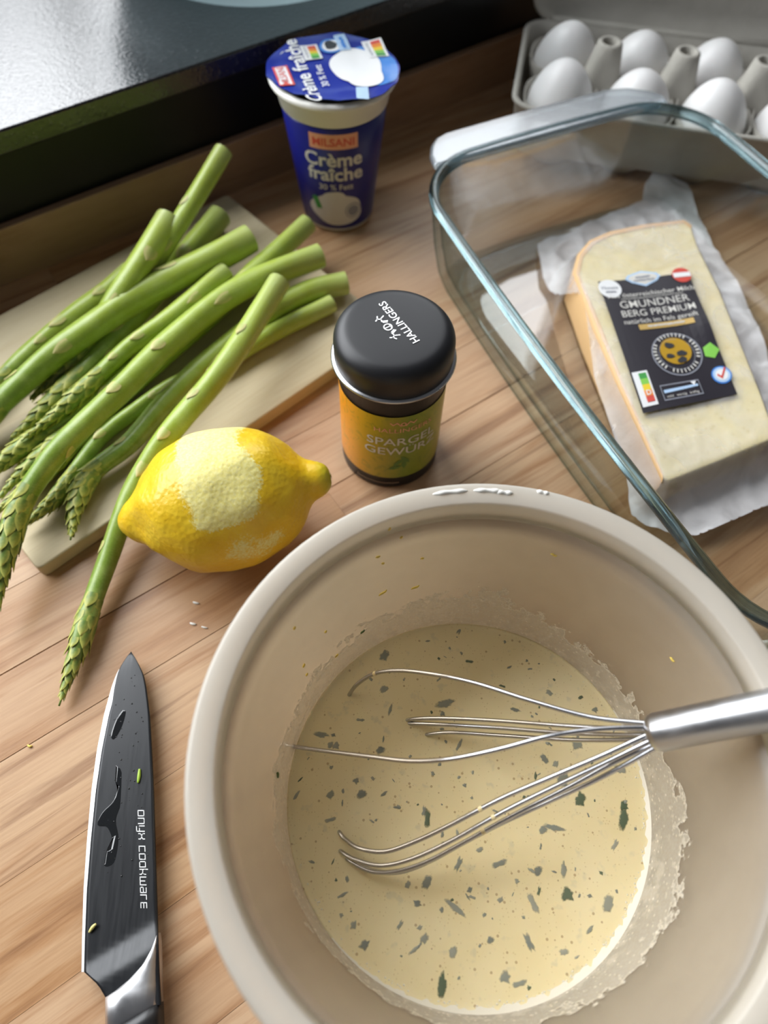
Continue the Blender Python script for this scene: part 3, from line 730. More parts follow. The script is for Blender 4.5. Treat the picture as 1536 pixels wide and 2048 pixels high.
big = [(768, 1312, 17, 60), (1038, 1278, 18, -20), (767, 1378, 12, 20), (890, 1408, 18, 5), (885, 1428, 8, 80), (938, 1323, 8, -20), (920, 1258, 12, 80), (808, 1268, 6, 0), (750, 1290, 9, 30), (1098, 1385, 10, -40), (780, 1420, 9, 60), (722, 1588, 13, 40), (768, 1588, 7, 40), (712, 1562, 9, 50), (855, 1638, 15, 85), (848, 1622, 9, 80), (1088, 1518, 12, -40), (1112, 1528, 10, 60), (1160, 1600, 18, 75), (1108, 1655, 15, -25), (1085, 1660, 11, 20), (1248, 1638, 19, 85), (1248, 1612, 12, 80), (998, 1728, 14, 30), (917, 1728, 12, 60), (855, 1765, 15, 75), (835, 1808, 10, 0), (815, 1770, 9, 50), (910, 1815, 16, -30), (1075, 1742, 12, 60), (1128, 1740, 12, 70), (1135, 1790, 17, 70), (1065, 1805, 16, -60), (1078, 1782, 7, 60), (1218, 1808, 18, 70), (708, 1850, 10, 60), (848, 1878, 12, 60), (828, 1900, 9, 20), (905, 1905, 12, 60), (885, 1972, 17, 70), (1010, 1955, 14, 60), (1038, 1968, 12, 20), (1058, 1885, 14, -60), (1128, 1905, 10, 20), (730, 1890, 13, 50), (660, 1590, 12, 60), (590, 1594, 10, 60), (660, 1490, 9, 60), (642, 1470, 13, 10), (672, 1492, 11, 70), (720, 1440, 8, 0), (1230, 1690, 10, 60), (1240, 1540, 14, -20), (1155, 1485, 20, 80), (1125, 1560, 22, 80), (918, 1490, 10, 60), (760, 1500, 12, 20), (1030, 1420, 9, 0), (1190, 1420, 9, 30), (660, 1640, 10, 30), (800, 1850, 8, 50), (960, 1700, 8, 20), (940, 1780, 8, 60), (1000, 1800, 8, 20), (685, 1790, 8, 30), (980, 1880, 9, 30), (1180, 1860, 8, 60)]
for i, (u, v, s, an) in enumerate(big):
    p = gp(u, v, LIQ); mt = 'herb2' if i in (1, 5, 14, 21, 22, 18, 31, 39, 33) else 'herb1'
    o = bpy.data.objects.new('herb_piece', hmesh[i % 9, mt]); C.objects.link(o); o.parent = bat
    o.location = Vector((p.x, p.y, LIQ))-bat.location; q = s*.00016; o.scale = (q, q, .00055); o.rotation_euler = (0, 0, math.radians(an+R.uniform(-15, 15)))
for i in range(110):
    a = R.uniform(0, 2*PI); r = math.sqrt(R.uniform(0, 1))*(wall_r(.03)-.004); q = R.uniform(.0004, .0011)
    o = bpy.data.objects.new('herb_piece', hmesh[R.randrange(9), 'herb2' if R.random() < .15 else 'herb1']); C.objects.link(o); o.parent = bat
    o.location = Vector((BC.x+r*math.cos(a), BC.y+r*math.sin(a), LIQ))-bat.location; o.scale = (q, q, .0005); o.rotation_euler = (0, 0, R.uniform(0, 6))
# froth along the edge nearest the window-less side, made of small bubbles
M['froth'] = plain('white_froth', (.77, .71, .58), .35)
V, Fc = [], []
def blob(c, r):
    global V, Fc
    k = len(V); n = 6
    V.append(c+Vector((0, 0, r)))
    for j, (h, q) in enumerate(((.55, .83), (0, 1))):
        for i in range(n): V.append(c+Vector((r*q*math.cos(2*PI*i/n), r*q*math.sin(2*PI*i/n), r*h)))
    for i in range(n):
        Fc.append((k, k+1+i, k+1+(i+1) % n)); Fc.append((k+1+i, k+1+n+i, k+1+n+(i+1) % n, k+1+(i+1) % n))
for i in range(1800):
    a = math.radians(R.gauss(300, 44)); d = abs(R.gauss(0, .0009)); r = wall_r(.0305)-.0007-d
    blob(Vector((BC.x+r*math.cos(a), BC.y+r*math.sin(a), .0300)), R.uniform(.00018, .00042))
k0 = len(V); NS = 120
for i in range(NS+1):
    a = math.radians(225+165*i/NS); env = math.sin(PI*i/NS)**.5
    for rr2, zz in ((.0002, .0314), (.0006, .0311), (.0006+.0016*env*(1+.35*math.sin(i*1.7)*math.sin(i*.61)), .0303), (.0008+.0020*env, .0299)):
        r = wall_r(.0308)-rr2; V.append(Vector((BC.x+r*math.cos(a), BC.y+r*math.sin(a), zz)))
for i in range(NS):
    for j in range(3): Fc.append((k0+i*4+j, k0+i*4+j+1, k0+(i+1)*4+j+1, k0+(i+1)*4+j))
tag(mk('froth', (V, Fc), M['froth'], bat, kind='stuff'), 'fine white froth bubbles along the batter edge')
# film of batter left on the wall
def film_mat():
    t = NT('batter_film'); at = t.n('ShaderNodeAttribute', attribute_name='edge'); p = t.pos()
    n = t.noise(p, 200, 3, .6); n2 = t.noise(p, 900, 2); n3 = t.noise(p, 70, 3)
    bub = t.ramp(t.voro(p, 420), [(.16, 1.0), (.24, 0.0)])
    f = t.math('ADD', at.outputs['Fac'], t.math('MULTIPLY', t.math('SUBTRACT', n, .5), 1.1))
    f = t.math('ADD', f, t.math('MULTIPLY', t.math('SUBTRACT', n3, .5), .9))
    al = t.ramp(f, [(.38, 0.0), (.44, .80), (.54, .46), (.85, .50), (1, .66)])
    al = t.math('ADD', al, t.math('MULTIPLY', t.math('MULTIPLY', bub, al), .5), clamp=True)
    c = t.mix(t.ramp(n2, [(.3, 0.0), (.7, 1.0)]), (.72, .65, .52), (.80, .75, .66))
    b = t.bsdf(c, .32, normal=t.bump(t.math('ADD', n, n2), .25, .0006))
    tp = t.n('ShaderNodeBsdfTransparent')
    return t.done(t.mixsh(al, tp.outputs[0], b))
M['film'] = film_mat()
filmtop = [(953, 1160), (1060, 1195), (1160, 1262), (1230, 1335), (1285, 1425), (1345, 1500), (1398, 1600), (1405, 1700), (1370, 1830), (1290, 1945), (1200, 2010), (1080, 2060), (960, 2085), (840, 2045), (730, 1975), (640, 1895), (570, 1770), (535, 1640), (538, 1530), (570, 1420), (650, 1300), (740, 1220), (840, 1175)]
ft = []
for u, v in filmtop:
    p, _ = hit_wall(u, v); ft.append((math.atan2(p.y-BC.y, p.x-BC.x) % (2*PI), p.z))
ft.sort()
def ftop(a):
    a %= 2*PI; L = ft[-1:]+ft+ft[:1]; L[0] = (L[0][0]-2*PI, L[0][1]); L[-1] = (L[-1][0]+2*PI, L[-1][1])
    for (a0, z0), (a1, z1) in zip(L[:-1], L[1:]):
        if a0 <= a <= a1: return z0+(z1-z0)*(a-a0)/max(a1-a0, 1e-6)
    return ft[0][1]
V, Fc, ed, seg, rows = [], [], [], 180, 14
for j in range(rows+1):
    for i in range(seg):
        a = 2*PI*i/seg; zt = ftop(a)+.003; z = .0300+(zt-.0300)*j/rows
        r = wall_r(z)-.00035; V.append(Vector((BC.x+r*math.cos(a), BC.y+r*math.sin(a), z))); ed.append(1-(j/rows)**1.3)
for j in range(rows):
    for i in range(seg): Fc.append((j*seg+i, j*seg+(i+1) % seg, (j+1)*seg+(i+1) % seg, (j+1)*seg+i))
o = mk('batter_film', (V, Fc), M['film'], bat); setattr_f(o.data, 'edge', ed)
o['label'] = 'thin whitish film of batter smeared up the bowl wall'
# lemon zest shreds on the bowl wall
M['zest'] = plain('lemon_zest', (.80, .60, .12), .5)
M['herb_wall'] = plain('herb_leaf', (.10, .15, .04), .5)
def bit(name, u, v, L, W, ang, mat, label, cat, group):
    p, q = hit_wall(u, v, .0004); side = Vector((0, 0, 1)).cross(q).normalized(); upv = Vector((0, 0, 1))
    d = side*math.cos(ang)+upv*math.sin(ang); e = -side*math.sin(ang)+upv*math.cos(ang)
    pts = [p+d*(L*(k-2)/4)+e*(L*.10*math.sin(k*1.7)) for k in range(5)]
    o = mk(name, tube(catmull(pts, 3), lambda x: W*(.45+.55*math.sin(PI*x)), 6), mat)
    return tag(o, label, cat, group)
for u, v, L, a in ((755, 1112, .0016, 0), (765, 1184, .0038, .6), (830, 1173, .0034, .5), (802, 1073, .0012, 1), (778, 1056, .0016, 1.4), (587, 1255, .0015, 1.2), (650, 1262, .0012, 1), (672, 1310, .0018, .6), (606, 1330, .0022, 1.2), (612, 1348, .0013, 1), (1108, 1108, .0022, 0), (1346, 1318, .0020, .3), (844, 1115, .0012, .4), (765, 1125, .0011, 0)):
    sp_ = {(765, 1184): 'longest curled shred of lemon zest on the bowl wall', (1346, 1318): 'lone lemon zest shred on the bowl wall above the whisk handle', (1108, 1108): 'flat pale lemon zest shred on the bowl wall by the cream smears'}.get((u, v))
    bit('zest_shred', u, v, L, .00042, a, M['zest'], sp_ or 'tiny yellow shred of lemon zest stuck to the bowl wall', 'zest', 'lemon zest shreds on the bowl wall')
bit('herb_scrap', 724, 1262, .0022, .00045, .7, M['herb_wall'], 'green herb scrap on the bowl wall towards the lemon', 'herb', None)
bit('herb_scrap', 553, 1550, .0032, .0006, 1.3, M['herb_wall'], 'green herb scrap on the batter film opposite the whisk handle', 'herb', None)
# whisk
P0 = gp(1297, 1468, .0895); P1 = gp(1536, 1420, .1105)
wd = (P1-P0).normalized(); HR = .0058
wh = thing('whisk', P0, 'stainless steel balloon whisk leaning in the mixing bowl', 'whisk')
def hr(x):
    return HR
hp = [P0-wd*.0002, P0+wd*.0003, P0+wd*.0012, P0+wd*.0028, P0+wd*.06, P0+wd*.117, P0+wd*.1195, P0+wd*.1205]
hrad = [.0028, .0042, .0052, HR, HR, HR, .0045, .001]
V, Fc = tube(hp, 1.0, 36); fr = frames(hp)
V = [hp[i//36]+(v-hp[i//36])*hrad[i//36] for i, v in enumerate(V)]
hd = mk('handle', (V, Fc), M['steel'], wh)
wires = [
 [(1300, 1447, .0895), (1180, 1434, .083), (1060, 1401, .077), (950, 1366, .070), (870, 1349, .063), (800, 1341, .054), (750, 1347, .046), (715, 1368, .037), (697, 1392, .029), (688, 1415, .020)],
 [(1300, 1455, .0925), (1200, 1458, .092), (1100, 1472, .090), (1000, 1498, .085), (900, 1518, .077), (820, 1522, .068), (740, 1513, .058), (660, 1503, .046), (600, 1495, .036), (574, 1491, .029), (556, 1488, .018)],
 [(1300, 1460, .088), (1150, 1453, .070), (1000, 1442, .052), (900, 1437, .041), (840, 1437, .034), (812, 1441, .029), (790, 1444, .020)],
 [(1300, 1470, .087), (1150, 1467, .066), (1000, 1456, .048), (880, 1449, .037), (815, 1447, .029), (788, 1449, .020)],
 [(1300, 1478, .086), (1150, 1480, .064), (1000, 1471, .046), (900, 1465, .036), (850, 1470, .029), (825, 1475, .020)],
 [(1300, 1468, .0885), (1200, 1513, .082), (1100, 1555, .075), (1000, 1598, .066), (900, 1650, .056), (830, 1683, .048), (770, 1703, .042), (720, 1697, .037), (690, 1678, .032), (677, 1662, .029), (668, 1645, .020)],
 [(1304, 1480, .0885), (1200, 1530, .080), (1100, 1577, .072), (1000, 1627, .063), (900, 1683, .053), (820, 1719, .045), (760, 1731, .039), (710, 1719, .034), (682, 1703, .030), (668, 1690, .024)],
 [(1306, 1489, .0880), (1230, 1524, .080), (1130, 1578, .070), (1020, 1634, .060), (920, 1689, .050), (850, 1725, .043), (790, 1743, .038), (740, 1742, .034), (702, 1723, .031), (680, 1707, .026)],
 [(1309, 1496, .0875), (1200, 1556, .074), (1100, 1602, .062), (1000, 1648, .052), (930, 1684, .046), (860, 1722, .040), (800, 1744, .036), (745, 1741, .033), (706, 1722, .029), (690, 1710, .022)]]
for k, wp in enumerate(wires):
    pts = [gp(u, v, z) for u, v, z in wp]
    pts = [P0+wd*.004+(pts[0]-P0)*.6]+pts
    mk('wire', tube(catmull(pts, 8), .00078, 10), M['wire'], wh)
for k, (wi, s) in enumerate(((5, 3.45), (7, 3.5), (0, 6.0), (6, 3.2))):
    a = catmull([gp(u, v, z) for u, v, z in wires[wi]], 8); p = a[int(s*8)]; q = (a[int(s*8)+1]-p).normalized()
    mk('batter_drop', tube([p-q*.0014, p-q*.0007, p, p+q*.0007, p+q*.0014], lambda x: .0003+.0007*math.sin(PI*x), 10), M['batter'], wh)

# ================================================================ KNIFE
def blade_mat():
    t = NT('black_blade'); p = t.pos()
    n = t.noise(p, 60, 3); st = t.noise(t.pos(rot=-math.radians(-85), scale=(60, 900, 60)), 1, 2)
    return t.done(t.bsdf((.012, .013, .015), t.ramp(st, [(.3, .30), (.7, .40)]), .25, Specular_IOR_Level=.55))
M['blade'] = blade_mat()
M['edge'] = plain('ground_steel_edge', (.78, .78, .78), .5, .5)
M['handle_black'] = plain('black_handle', (.014, .014, .015), .35)
M['water'] = None
def water():
    t = NT('water_drops'); g = t.bsdf((.010, .011, .012), .03, Specular_IOR_Level=.8); return t.done(g)
M['water'] = water()
KZ = .0068
kroot = thing('kitchen_knife', gp(265, 2010, 0), 'kitchen knife with black coated blade lying beside the mixing bowl', 'knife')
Lx = [(1303, 262), (1312, 254), (1330, 242), (1350, 232), (1375, 223), (1430, 208), (1500, 194), (1580, 183), (1680, 174), (1780, 167), (1880, 164), (1944, 163)]
Rx = [(1303, 262), (1312, 268), (1330, 278), (1350, 287), (1375, 292), (1430, 299), (1500, 303), (1580, 307), (1680, 310), (1780, 313), (1880, 316), (1944, 318)]
def interp(T, y):
    for (a, b), (c, d) in zip(T[:-1], T[1:]):
        if a <= y <= c: return b+(d-b)*(y-a)/(c-a)
    return T[-1][1]
def bev_w(y): return 0.5+max(0, min(1, (y-1335)/70))*9.0-max(0, min(1, (y-1500)/440))*4.5
V, Fc, nx = [], [], 20
ys = [1303+ (1944-1303)*((k/60)**1.25) for k in range(61)]
def blade_z(u, v, q):
    dg = (v-1868)+(u-313)*-.0+ (313-u)*-.62      # distance past the diagonal run-out line
    s = max(0, min(1, (dg+28)/56)); s = s*s*(3-2*s)
    return KZ+.0010*q+.0030*s
for y in ys:
    l, r = interp(Lx, y)+bev_w(y), interp(Rx, y)
    if l > r: l = r
    for i in range(nx+1):
        q = i/nx; u = l+(r-l)*q; V.append(gp(u, y, blade_z(u, y, q)))
for j in range(len(ys)-1):
    for i in range(nx): Fc.append((j*(nx+1)+i, j*(nx+1)+i+1, (j+1)*(nx+1)+i+1, (j+1)*(nx+1)+i))
# heel and run-out under the bolster
heel = [(1944, 168), (1955, 180), (1966, 192), (1976, 200), (1988, 207), (2000, 214), (2010, 218)]
k0 = len(V)-(nx+1)
for y, l in heel[1:]:
    r = interp([(1944, 318), (2010, 322)], y)
    for i in range(nx+1):
        q = i/nx; u = l+(r-l)*q; V.append(gp(u, y, blade_z(u, y, q)))
for j in range(len(heel)-1):
    for i in range(nx): Fc.append((k0+j*(nx+1)+i, k0+j*(nx+1)+i+1, k0+(j+1)*(nx+1)+i+1, k0+(j+1)*(nx+1)+i))
nv = len(V); under = [v-Vector((0, 0, .0012+.0 )) for v in V]
V2 = V+under; F2 = Fc+[tuple(i+nv for i in f[::-1]) for f in Fc]
rows_ = len(ys)+len(heel)-1
for j in range(rows_-1):
    F2.append((j*(nx+1), (j+1)*(nx+1), nv+(j+1)*(nx+1), nv+j*(nx+1)))
    F2.append((j*(nx+1)+nx, (j+1)*(nx+1)+nx, nv+(j+1)*(nx+1)+nx, nv+j*(nx+1)+nx))
bl = mk('blade', (V2, F2), M['blade'], kroot)
V, Fc = [], []
for y in ys[6:]:
    l = interp(Lx, y); V += [gp(l, y, KZ-.0006), gp(l+bev_w(y), y, KZ), gp(l+bev_w(y), y, KZ-.0011)]
for j in range(len(ys[6:])-1):
    for a in range(3): Fc.append((j*3+a, j*3+(a+1) % 3, (j+1)*3+(a+1) % 3, (j+1)*3+a))
mk('cutting_edge', (V, Fc), M['edge'], bl, smooth=False)
# bolster and handle: rounded bar sections along the knife axis
def bar(rows, mat, name, nseg=24, power=3.2):
    V, Fc = [], []
    for l, r, h in rows:                       # l, r pixel points at mid height; h half thickness
        c = (l+r)/2; s = (r-l)/2
        for k in range(nseg):
            a = 2*PI*k/nseg; ca, sa = math.cos(a), math.sin(a)
            f = (abs(ca)**power+abs(sa)**power)**(-1/power)
            V.append(c+s*(ca*f)+Vector((0, 0, h*sa*f)))
    for j in range(len(rows)-1):
        for k in range(nseg): Fc.append((j*nseg+k, j*nseg+(k+1) % nseg, (j+1)*nseg+(k+1) % nseg, (j+1)*nseg+k))
    Fc.append(tuple(range(nseg))[::-1]); Fc.append(tuple((len(rows)-1)*nseg+k for k in range(nseg)))
    return mk(name, (V, Fc), mat, kroot)
HZ = .0066
M['bolster'] = steel('satin_steel', .38, col=(.72, .72, .73))
def kp(u, v, z=HZ): return gp(u, v, z)
rows = []
bol = [((317, 1865), (319, 1866), .0025), ((305, 1905), (320, 1880), .0046), ((285, 1936), (321.5, 1900), .0052), ((258, 1962), (322.5, 1925), .0056), ((235, 1980), (323, 1948), .0059), ((214, 1994), (324, 1966), .0062), ((214, 2072), (325, 2010), .0063)]
bar([(kp(*a), kp(*b), h) for a, b, h in bol], M['bolster'], 'bolster')
hn = [((214, 2068), (325, 2003), .0064), ((213.5, 2084), (326, 2030), .0065), ((213, 2110), (327, 2090), .0066), ((212, 2250), (331, 2240), .0066), ((216, 2480), (338, 2480), .0066), ((222, 2700), (340, 2700), .0066), ((250, 2745), (320, 2745), .0056)]
bar([(kp(*a), kp(*b), h) for a, b, h in hn], M['handle_black'], 'handle')
# blade lettering, squarish strokes; reads towards the handle
G = {'o': [[(0, 0), (0, 1), (.75, 1), (.75, 0), (0, 0)]], 'n': [[(0, 0), (0, 1), (.75, 1), (.75, 0)]], 'y': [[(0, 1), (0, .15), (.75, .15)], [(.75, 1), (.75, -.35), (.1, -.35)]],
     'x': [[(0, 1), (0, .72), (.25, .5), (0, .28), (0, 0)], [(.75, 1), (.75, .72), (.5, .5), (.75, .28), (.75, 0)], [(.25, .5), (.5, .5)]], 'c': [[(.7, 1), (0, 1), (0, 0), (.7, 0)]],
     'k': [[(0, 0), (0, 1.35)], [(0, .5), (.45, .5), (.7, .75), (.7, 1)], [(.45, .5), (.7, .25), (.7, 0)]], 'w': [[(0, 1), (0, 0), (1.1, 0), (1.1, 1)], [(.55, 0), (.55, .8)]],
     'a': [[(.1, 1), (.75, 1), (.75, 0), (0, 0), (0, .5), (.75, .5)]], 'r': [[(0, 0), (0, 1), (.6, 1)]], 'e': [[(.7, 0), (0, 0), (0, 1), (.7, 1)], [(0, .5), (.7, .5)]], ' ': []}
V, Fc, x = [], [], 0
for ch in 'onyx cookware':
    wch = {'w': 1.1, ' ': .35}.get(ch, .75)
    v_, f_ = stroke2([[(a+x, b) for a, b in ln] for ln in G[ch]], .145)
    k = len(V); V += v_; Fc += [tuple(i+k for i in f) for f in f_]; x += wch+.33
tot = x-.33
def kfn(a, b, l):
    s = a/tot; v = 1621+(1816-1621)*s; u = 276+(282-276)*s+b*11.5
    return gp(u, v, blade_z(u, v, .7)+.00022)
decal('blade_lettering', (V, Fc), kfn, M['print_white'], bl)
# water beads on the blade
R = random.Random(3); V, Fc = [], []
pools = [[(245, 1420), (232, 1440), (222, 1470), (228, 1478), (243, 1455), (252, 1425)], [(232, 1530), (238, 1560), (228, 1600), (205, 1625), (195, 1650), (215, 1655), (225, 1690), (208, 1730), (228, 1725), (238, 1680), (232, 1640), (245, 1600), (248, 1550)]]
for pl in pools:
    n = len(pl); cx = sum(a for a, _ in pl)/n; cy = sum(b for _, b in pl)/n
    P = [(a, b) for a, b in pl]
    # smooth outline
    out = [(p.x, p.y) for p in catmull([Vector((a, b, 0)) for a, b in P+P[:1]], 4)][:-1]; n = len(out)
    V, Fc = [], []
    for s, h in ((1, .00010), (.96, .00013), (.70, .00014)):
        for a, b in out: V.append(gp(cx+(a-cx)*s, cy+(b-cy)*s, blade_z(cx+(a-cx)*s, cy+(b-cy)*s, .35)+h-.00005))
    for j in range(2):
        for i in range(n): Fc.append((j*n+i, j*n+(i+1) % n, (j+1)*n+(i+1) % n, (j+1)*n+i))
    Fc.append(tuple(2*n+i for i in range(n)))
    mk('water_film', (V, Fc), M['water'], bl)
V, Fc = [], []
for i in range(70):
    v = R.uniform(1345, 1760); l, r = interp(Lx, v)+18, interp(Rx, v)-14
    u = R.uniform(l, r)
    blob(gp(u, v, blade_z(u, v, (u-l)/max(r-l, 1))-.00005), R.uniform(.00012, .00040))
mk('water_beads', (V, Fc), M['water'], bl, kind='stuff')
def scrap(name, pts, r, mat, label, cat):
    return tag(mk(name, tube(catmull([gp(*p) for p in pts], 4), lambda x: r*(.55+.45*math.sin(PI*x)), 8), mat), label, cat)
M['scrap_g'] = plain('asparagus_scrap_green', (.36, .55, .06), .4); M['scrap_y'] = plain('asparagus_scrap_pale', (.70, .62, .22), .45)
scrap('asparagus_scrap', [(279, 1538, KZ+.0012), (278, 1552, KZ+.0012), (276, 1566, KZ+.0012)], .0007, M['scrap_g'], 'bright green asparagus scrap on the knife blade', 'vegetable scrap')
scrap('asparagus_scrap', [(192, 1848, KZ+.0014), (185, 1855, KZ+.0010), (178, 1865, KZ+.0008)], .0007, M['scrap_y'], 'pale yellow asparagus scrap on the blade near its heel', 'vegetable scrap')
scrap('zest_crumb', [(55, 1490, .0004), (60, 1493, .0005), (64, 1491, .0003)], .0005, M['zest'], 'small yellow zest crumb on the bare worktop', 'crumb')
for u, v in ((392, 1206), (386, 1248), (409, 1255)):
    scrap('cream_speck', [(u-6, v-2, .0003), (u, v, .0004), (u+6, v+1, .0003)], .0006 if u != 409 else .0004, M['cream'], 'small white speck on the worktop below the lemon', 'crumb')['group'] = 'white specks below the lemon'

# ================================================================ GLASS BAKING DISH
DA = math.radians(27.0); D1 = Vector((math.cos(DA), math.sin(DA), 0)); D2 = Vector((math.sin(DA), -math.cos(DA), 0))
def dl(a, b, z=0.0): return D1*a+D2*b+Vector((0, 0, z))
def thin_glass():
    t = NT('clear_glass_wall'); fz = t.n('ShaderNodeFresnel'); fz.inputs[0].default_value = 1.5
    tp = t.n('ShaderNodeBsdfTransparent'); tp.inputs[0].default_value = (.93, .955, .95, 1)
    gl = t.n('ShaderNodeBsdfGlossy'); gl.inputs['Roughness'].default_value = .02
    lw = t.n('ShaderNodeLayerWeight'); lw.inputs[0].default_value = .5
    t.l(t.ramp(lw.outputs['Facing'], [(.55, (.93, .955, .95)), (.80, (.78, .84, .83)), (1, (.30, .42, .42))]), tp.inputs[0])
    return t.done(t.mixsh(t.math('MULTIPLY', fz.outputs[0], .20), tp.outputs[0], gl.outputs[0]))
M['glass_wall'] = thin_glass()
def rim_glass():
    t = NT('thick_tinted_glass'); g = t.n('ShaderNodeBsdfGlass'); g.inputs['IOR'].default_value = 1.5; g.inputs['Roughness'].default_value = .015
    g.inputs[0].default_value = (.70, .79, .81, 1)
    tp = t.n('ShaderNodeBsdfTransparent'); tp.inputs[0].default_value = (.33, .45, .48, 1)
    fz = t.n('ShaderNodeFresnel'); fz.inputs[0].default_value = 1.55
    gl = t.n('ShaderNodeBsdfGlossy'); gl.inputs['Roughness'].default_value = .06
    s = t.mixsh(.30, g.outputs[0], tp.outputs[0])
    return t.done(t.mixsh(t.math('MULTIPLY', fz.outputs[0], .6), s, gl.outputs[0]))
M['glass_rim'] = rim_glass()
def flange_glass():
    t = NT('thick_glass_flange_painted_glow'); tp = t.n('ShaderNodeBsdfTransparent'); tp.inputs[0].default_value = (.80, .86, .88, 1)
    g = t.n('ShaderNodeBsdfGlass'); g.inputs['IOR'].default_value = 1.5; g.inputs['Roughness'].default_value = .03; g.inputs[0].default_value = (.93, .96, .98, 1)
    gl = t.n('ShaderNodeBsdfGlossy'); gl.inputs['Roughness'].default_value = .25
    s = t.mixsh(.35, g.outputs[0], tp.outputs[0])
    df = t.n('ShaderNodeBsdfDiffuse'); df.inputs[0].default_value = (.75, .80, .88, 1)  # pale blue diffuse paints bright caustic light into the flange colour
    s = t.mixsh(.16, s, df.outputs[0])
    return t.done(t.mixsh(.20, s, gl.outputs[0]))
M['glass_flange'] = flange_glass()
DX0, DX1, DY0, DY1 = .1665, .3580, -.3210, -.006
def drr(inset, r, bow=.004, k=12):
    x0, x1, y0, y1 = DX0+inset, DX1-inset, DY0+inset, DY1-inset; out = []
    P = rrect(x0, x1, y0, y1, r, k)
    # split straight runs and bow them outwards
    Q = []
    for (a, b), (c, d) in zip(P, P[1:]+P[:1]):
        L = math.hypot(c-a, d-b); n = max(1, int(L/.012))
        for i in range(n): Q.append((a+(c-a)*i/n, b+(d-b)*i/n))
    cx, cy, hx, hy = (x0+x1)/2, (y0+y1)/2, (x1-x0)/2, (y1-y0)/2
    return [(cx+(a-cx)*(1+bow/hx*(1-((b-cy)/hy)**2)), cy+(b-cy)*(1+bow/hy*(1-((a-cx)/hx)**2))) for a, b in Q]
def ring_surf(levels):
    """levels: (inset, cornerR, z); same point count by sampling"""
    loops = []
    for ins, r, z in levels:
        P = drr(ins, r); n = len(P); cum = [0]
        for i in range(n): cum.append(cum[-1]+math.dist(P[i], P[(i+1) % n]))
        L = cum[-1]; N = 200; j = 0; lp = []
        # start at angle reference: point nearest to the middle of the +x side
        st = min(range(n), key=lambda i: abs(P[i][1]-(DY0+DY1)/2)+(0 if P[i][0] > (DX0+DX1)/2 else 9))
        for k in range(N):
            s = (cum[st]+L*k/N) % L
            i = max(q for q in range(n) if cum[q] <= s+1e-9); f = (s-cum[i])/(cum[i+1]-cum[i])
            a, b = P[i], P[(i+1) % n]; lp.append(dl(a[0]+(b[0]-a[0])*f, a[1]+(b[1]-a[1])*f, z))
        loops.append(lp)
    V = [p for lp in loops for p in lp]; N = 200
    Fc = [(j*N+i, j*N+(i+1) % N, (j+1)*N+(i+1) % N, (j+1)*N+i) for j in range(len(loops)-1) for i in range(N)]
    return V, Fc, N
DZ = .062
dish = thing('baking_dish', dl((DX0+DX1)/2, (DY0+DY1)/2), 'large rectangular clear glass baking dish holding the wrapped cheese', 'baking dish')
V, Fc, N = ring_surf([(.0035, .036, DZ-.002), (.0045, .036, .048), (.0065, .035, .030), (.0095, .033, .014), (.0130, .030, .005), (.0180, .027, .0012), (.024, .024, .0)])
Fc.append(tuple(range(6*N, 7*N)))
mk('outer_wall', (V, Fc), M['glass_wall'], dish)
V, Fc, N = ring_surf([(.0066, .033, DZ-.002), (.0085, .033, .045), (.0105, .032, .030), (.0135, .030, .016), (.0170, .027, .0085), (.0220, .024, .0052), (.028, .022, .0045)])
Fc.append(tuple(range(6*N, 7*N)))
mk('inner_wall', (V, Fc), M['glass_wall'], dish)
V, Fc, N = ring_surf([(.0068, .034, DZ-.004), (.0070, .034, DZ-.001), (.0064, .034, DZ+.0010), (.0046, .036, DZ+.0018), (.0028, .038, DZ+.0014), (.0016, .039, DZ+.0002), (.0016, .039, DZ-.0022), (.0024, .038, DZ-.0036), (.0040, .036, DZ-.0044), (.0068, .034, DZ-.004)])
mk('rim', (V, Fc), M['glass_rim'], dish)
def flange(ysign):
    out = []; xa, xb = .205, .340
    pts = [(.1885, -.006), (.1905, .004), (.1950, .0120), (.2010, .0175), (.2090, .0200), (.270, .0212), (.322, .0205), (.336, .0165), (.347, .0085), (.352, .002), (.352, -.006)]
    yy = DY0 if ysign < 0 else DY1
    P = [(a*.973, yy+ysign*b*.97) for a, b in pts]
    return prism(P, DZ-.0035, DZ+.0012, lambda x, y, z: dl(x, y, z))
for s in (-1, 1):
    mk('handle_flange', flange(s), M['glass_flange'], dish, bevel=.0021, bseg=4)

# ================================================================ CHEESE PACK
M['cheese'] = None
def cheese_mat():
    t = NT('cheese'); p = t.pos(); n = t.noise(p, 50, 3); h = t.voro(p, 170)
    c = t.mix(t.ramp(n, [(.3, 0.0), (.7, 1.0)]), (.78, .66, .33), (.82, .72, .42))
    c = t.mix(t.ramp(h, [(.10, .5), (.22, 0.0)]), c, (.62, .48, .2))
    return t.done(t.bsdf(c, .45, Subsurface_Weight=.2, Subsurface_Radius=(.006, .004, .002)))
M['cheese'] = cheese_mat()
M['rind'] = plain('cheese_rind', (.74, .47, .22), .55)
def film_clear():
    t = NT('crinkled_film'); p = t.pos(); n = t.noise(p, 120, 5, .65, 1.0); n2 = t.noise(p, 38, 3, .5, 1.2)
    at = t.n('ShaderNodeAttribute', attribute_name='flat')
    h = t.math('ADD', n, t.math('MULTIPLY', n2, 1.4))
    b = t.bsdf((.84, .82, .82), .24, normal=t.bump(h, .35, .0014), Specular_IOR_Level=.7)
    tp = t.n('ShaderNodeBsdfTransparent'); tp.inputs[0].default_value = (.97, .97, .97, 1)
    a = t.math('ADD', t.ramp(n2, [(.35, .14), (.65, .36)]), t.math('MULTIPLY', at.outputs['Fac'], .48), clamp=True)
    return t.done(t.mixsh(a, tp.outputs[0], b))
M['film_clear'] = film_clear()
CB, CT = .0052, .0275                        # cheese underside and top
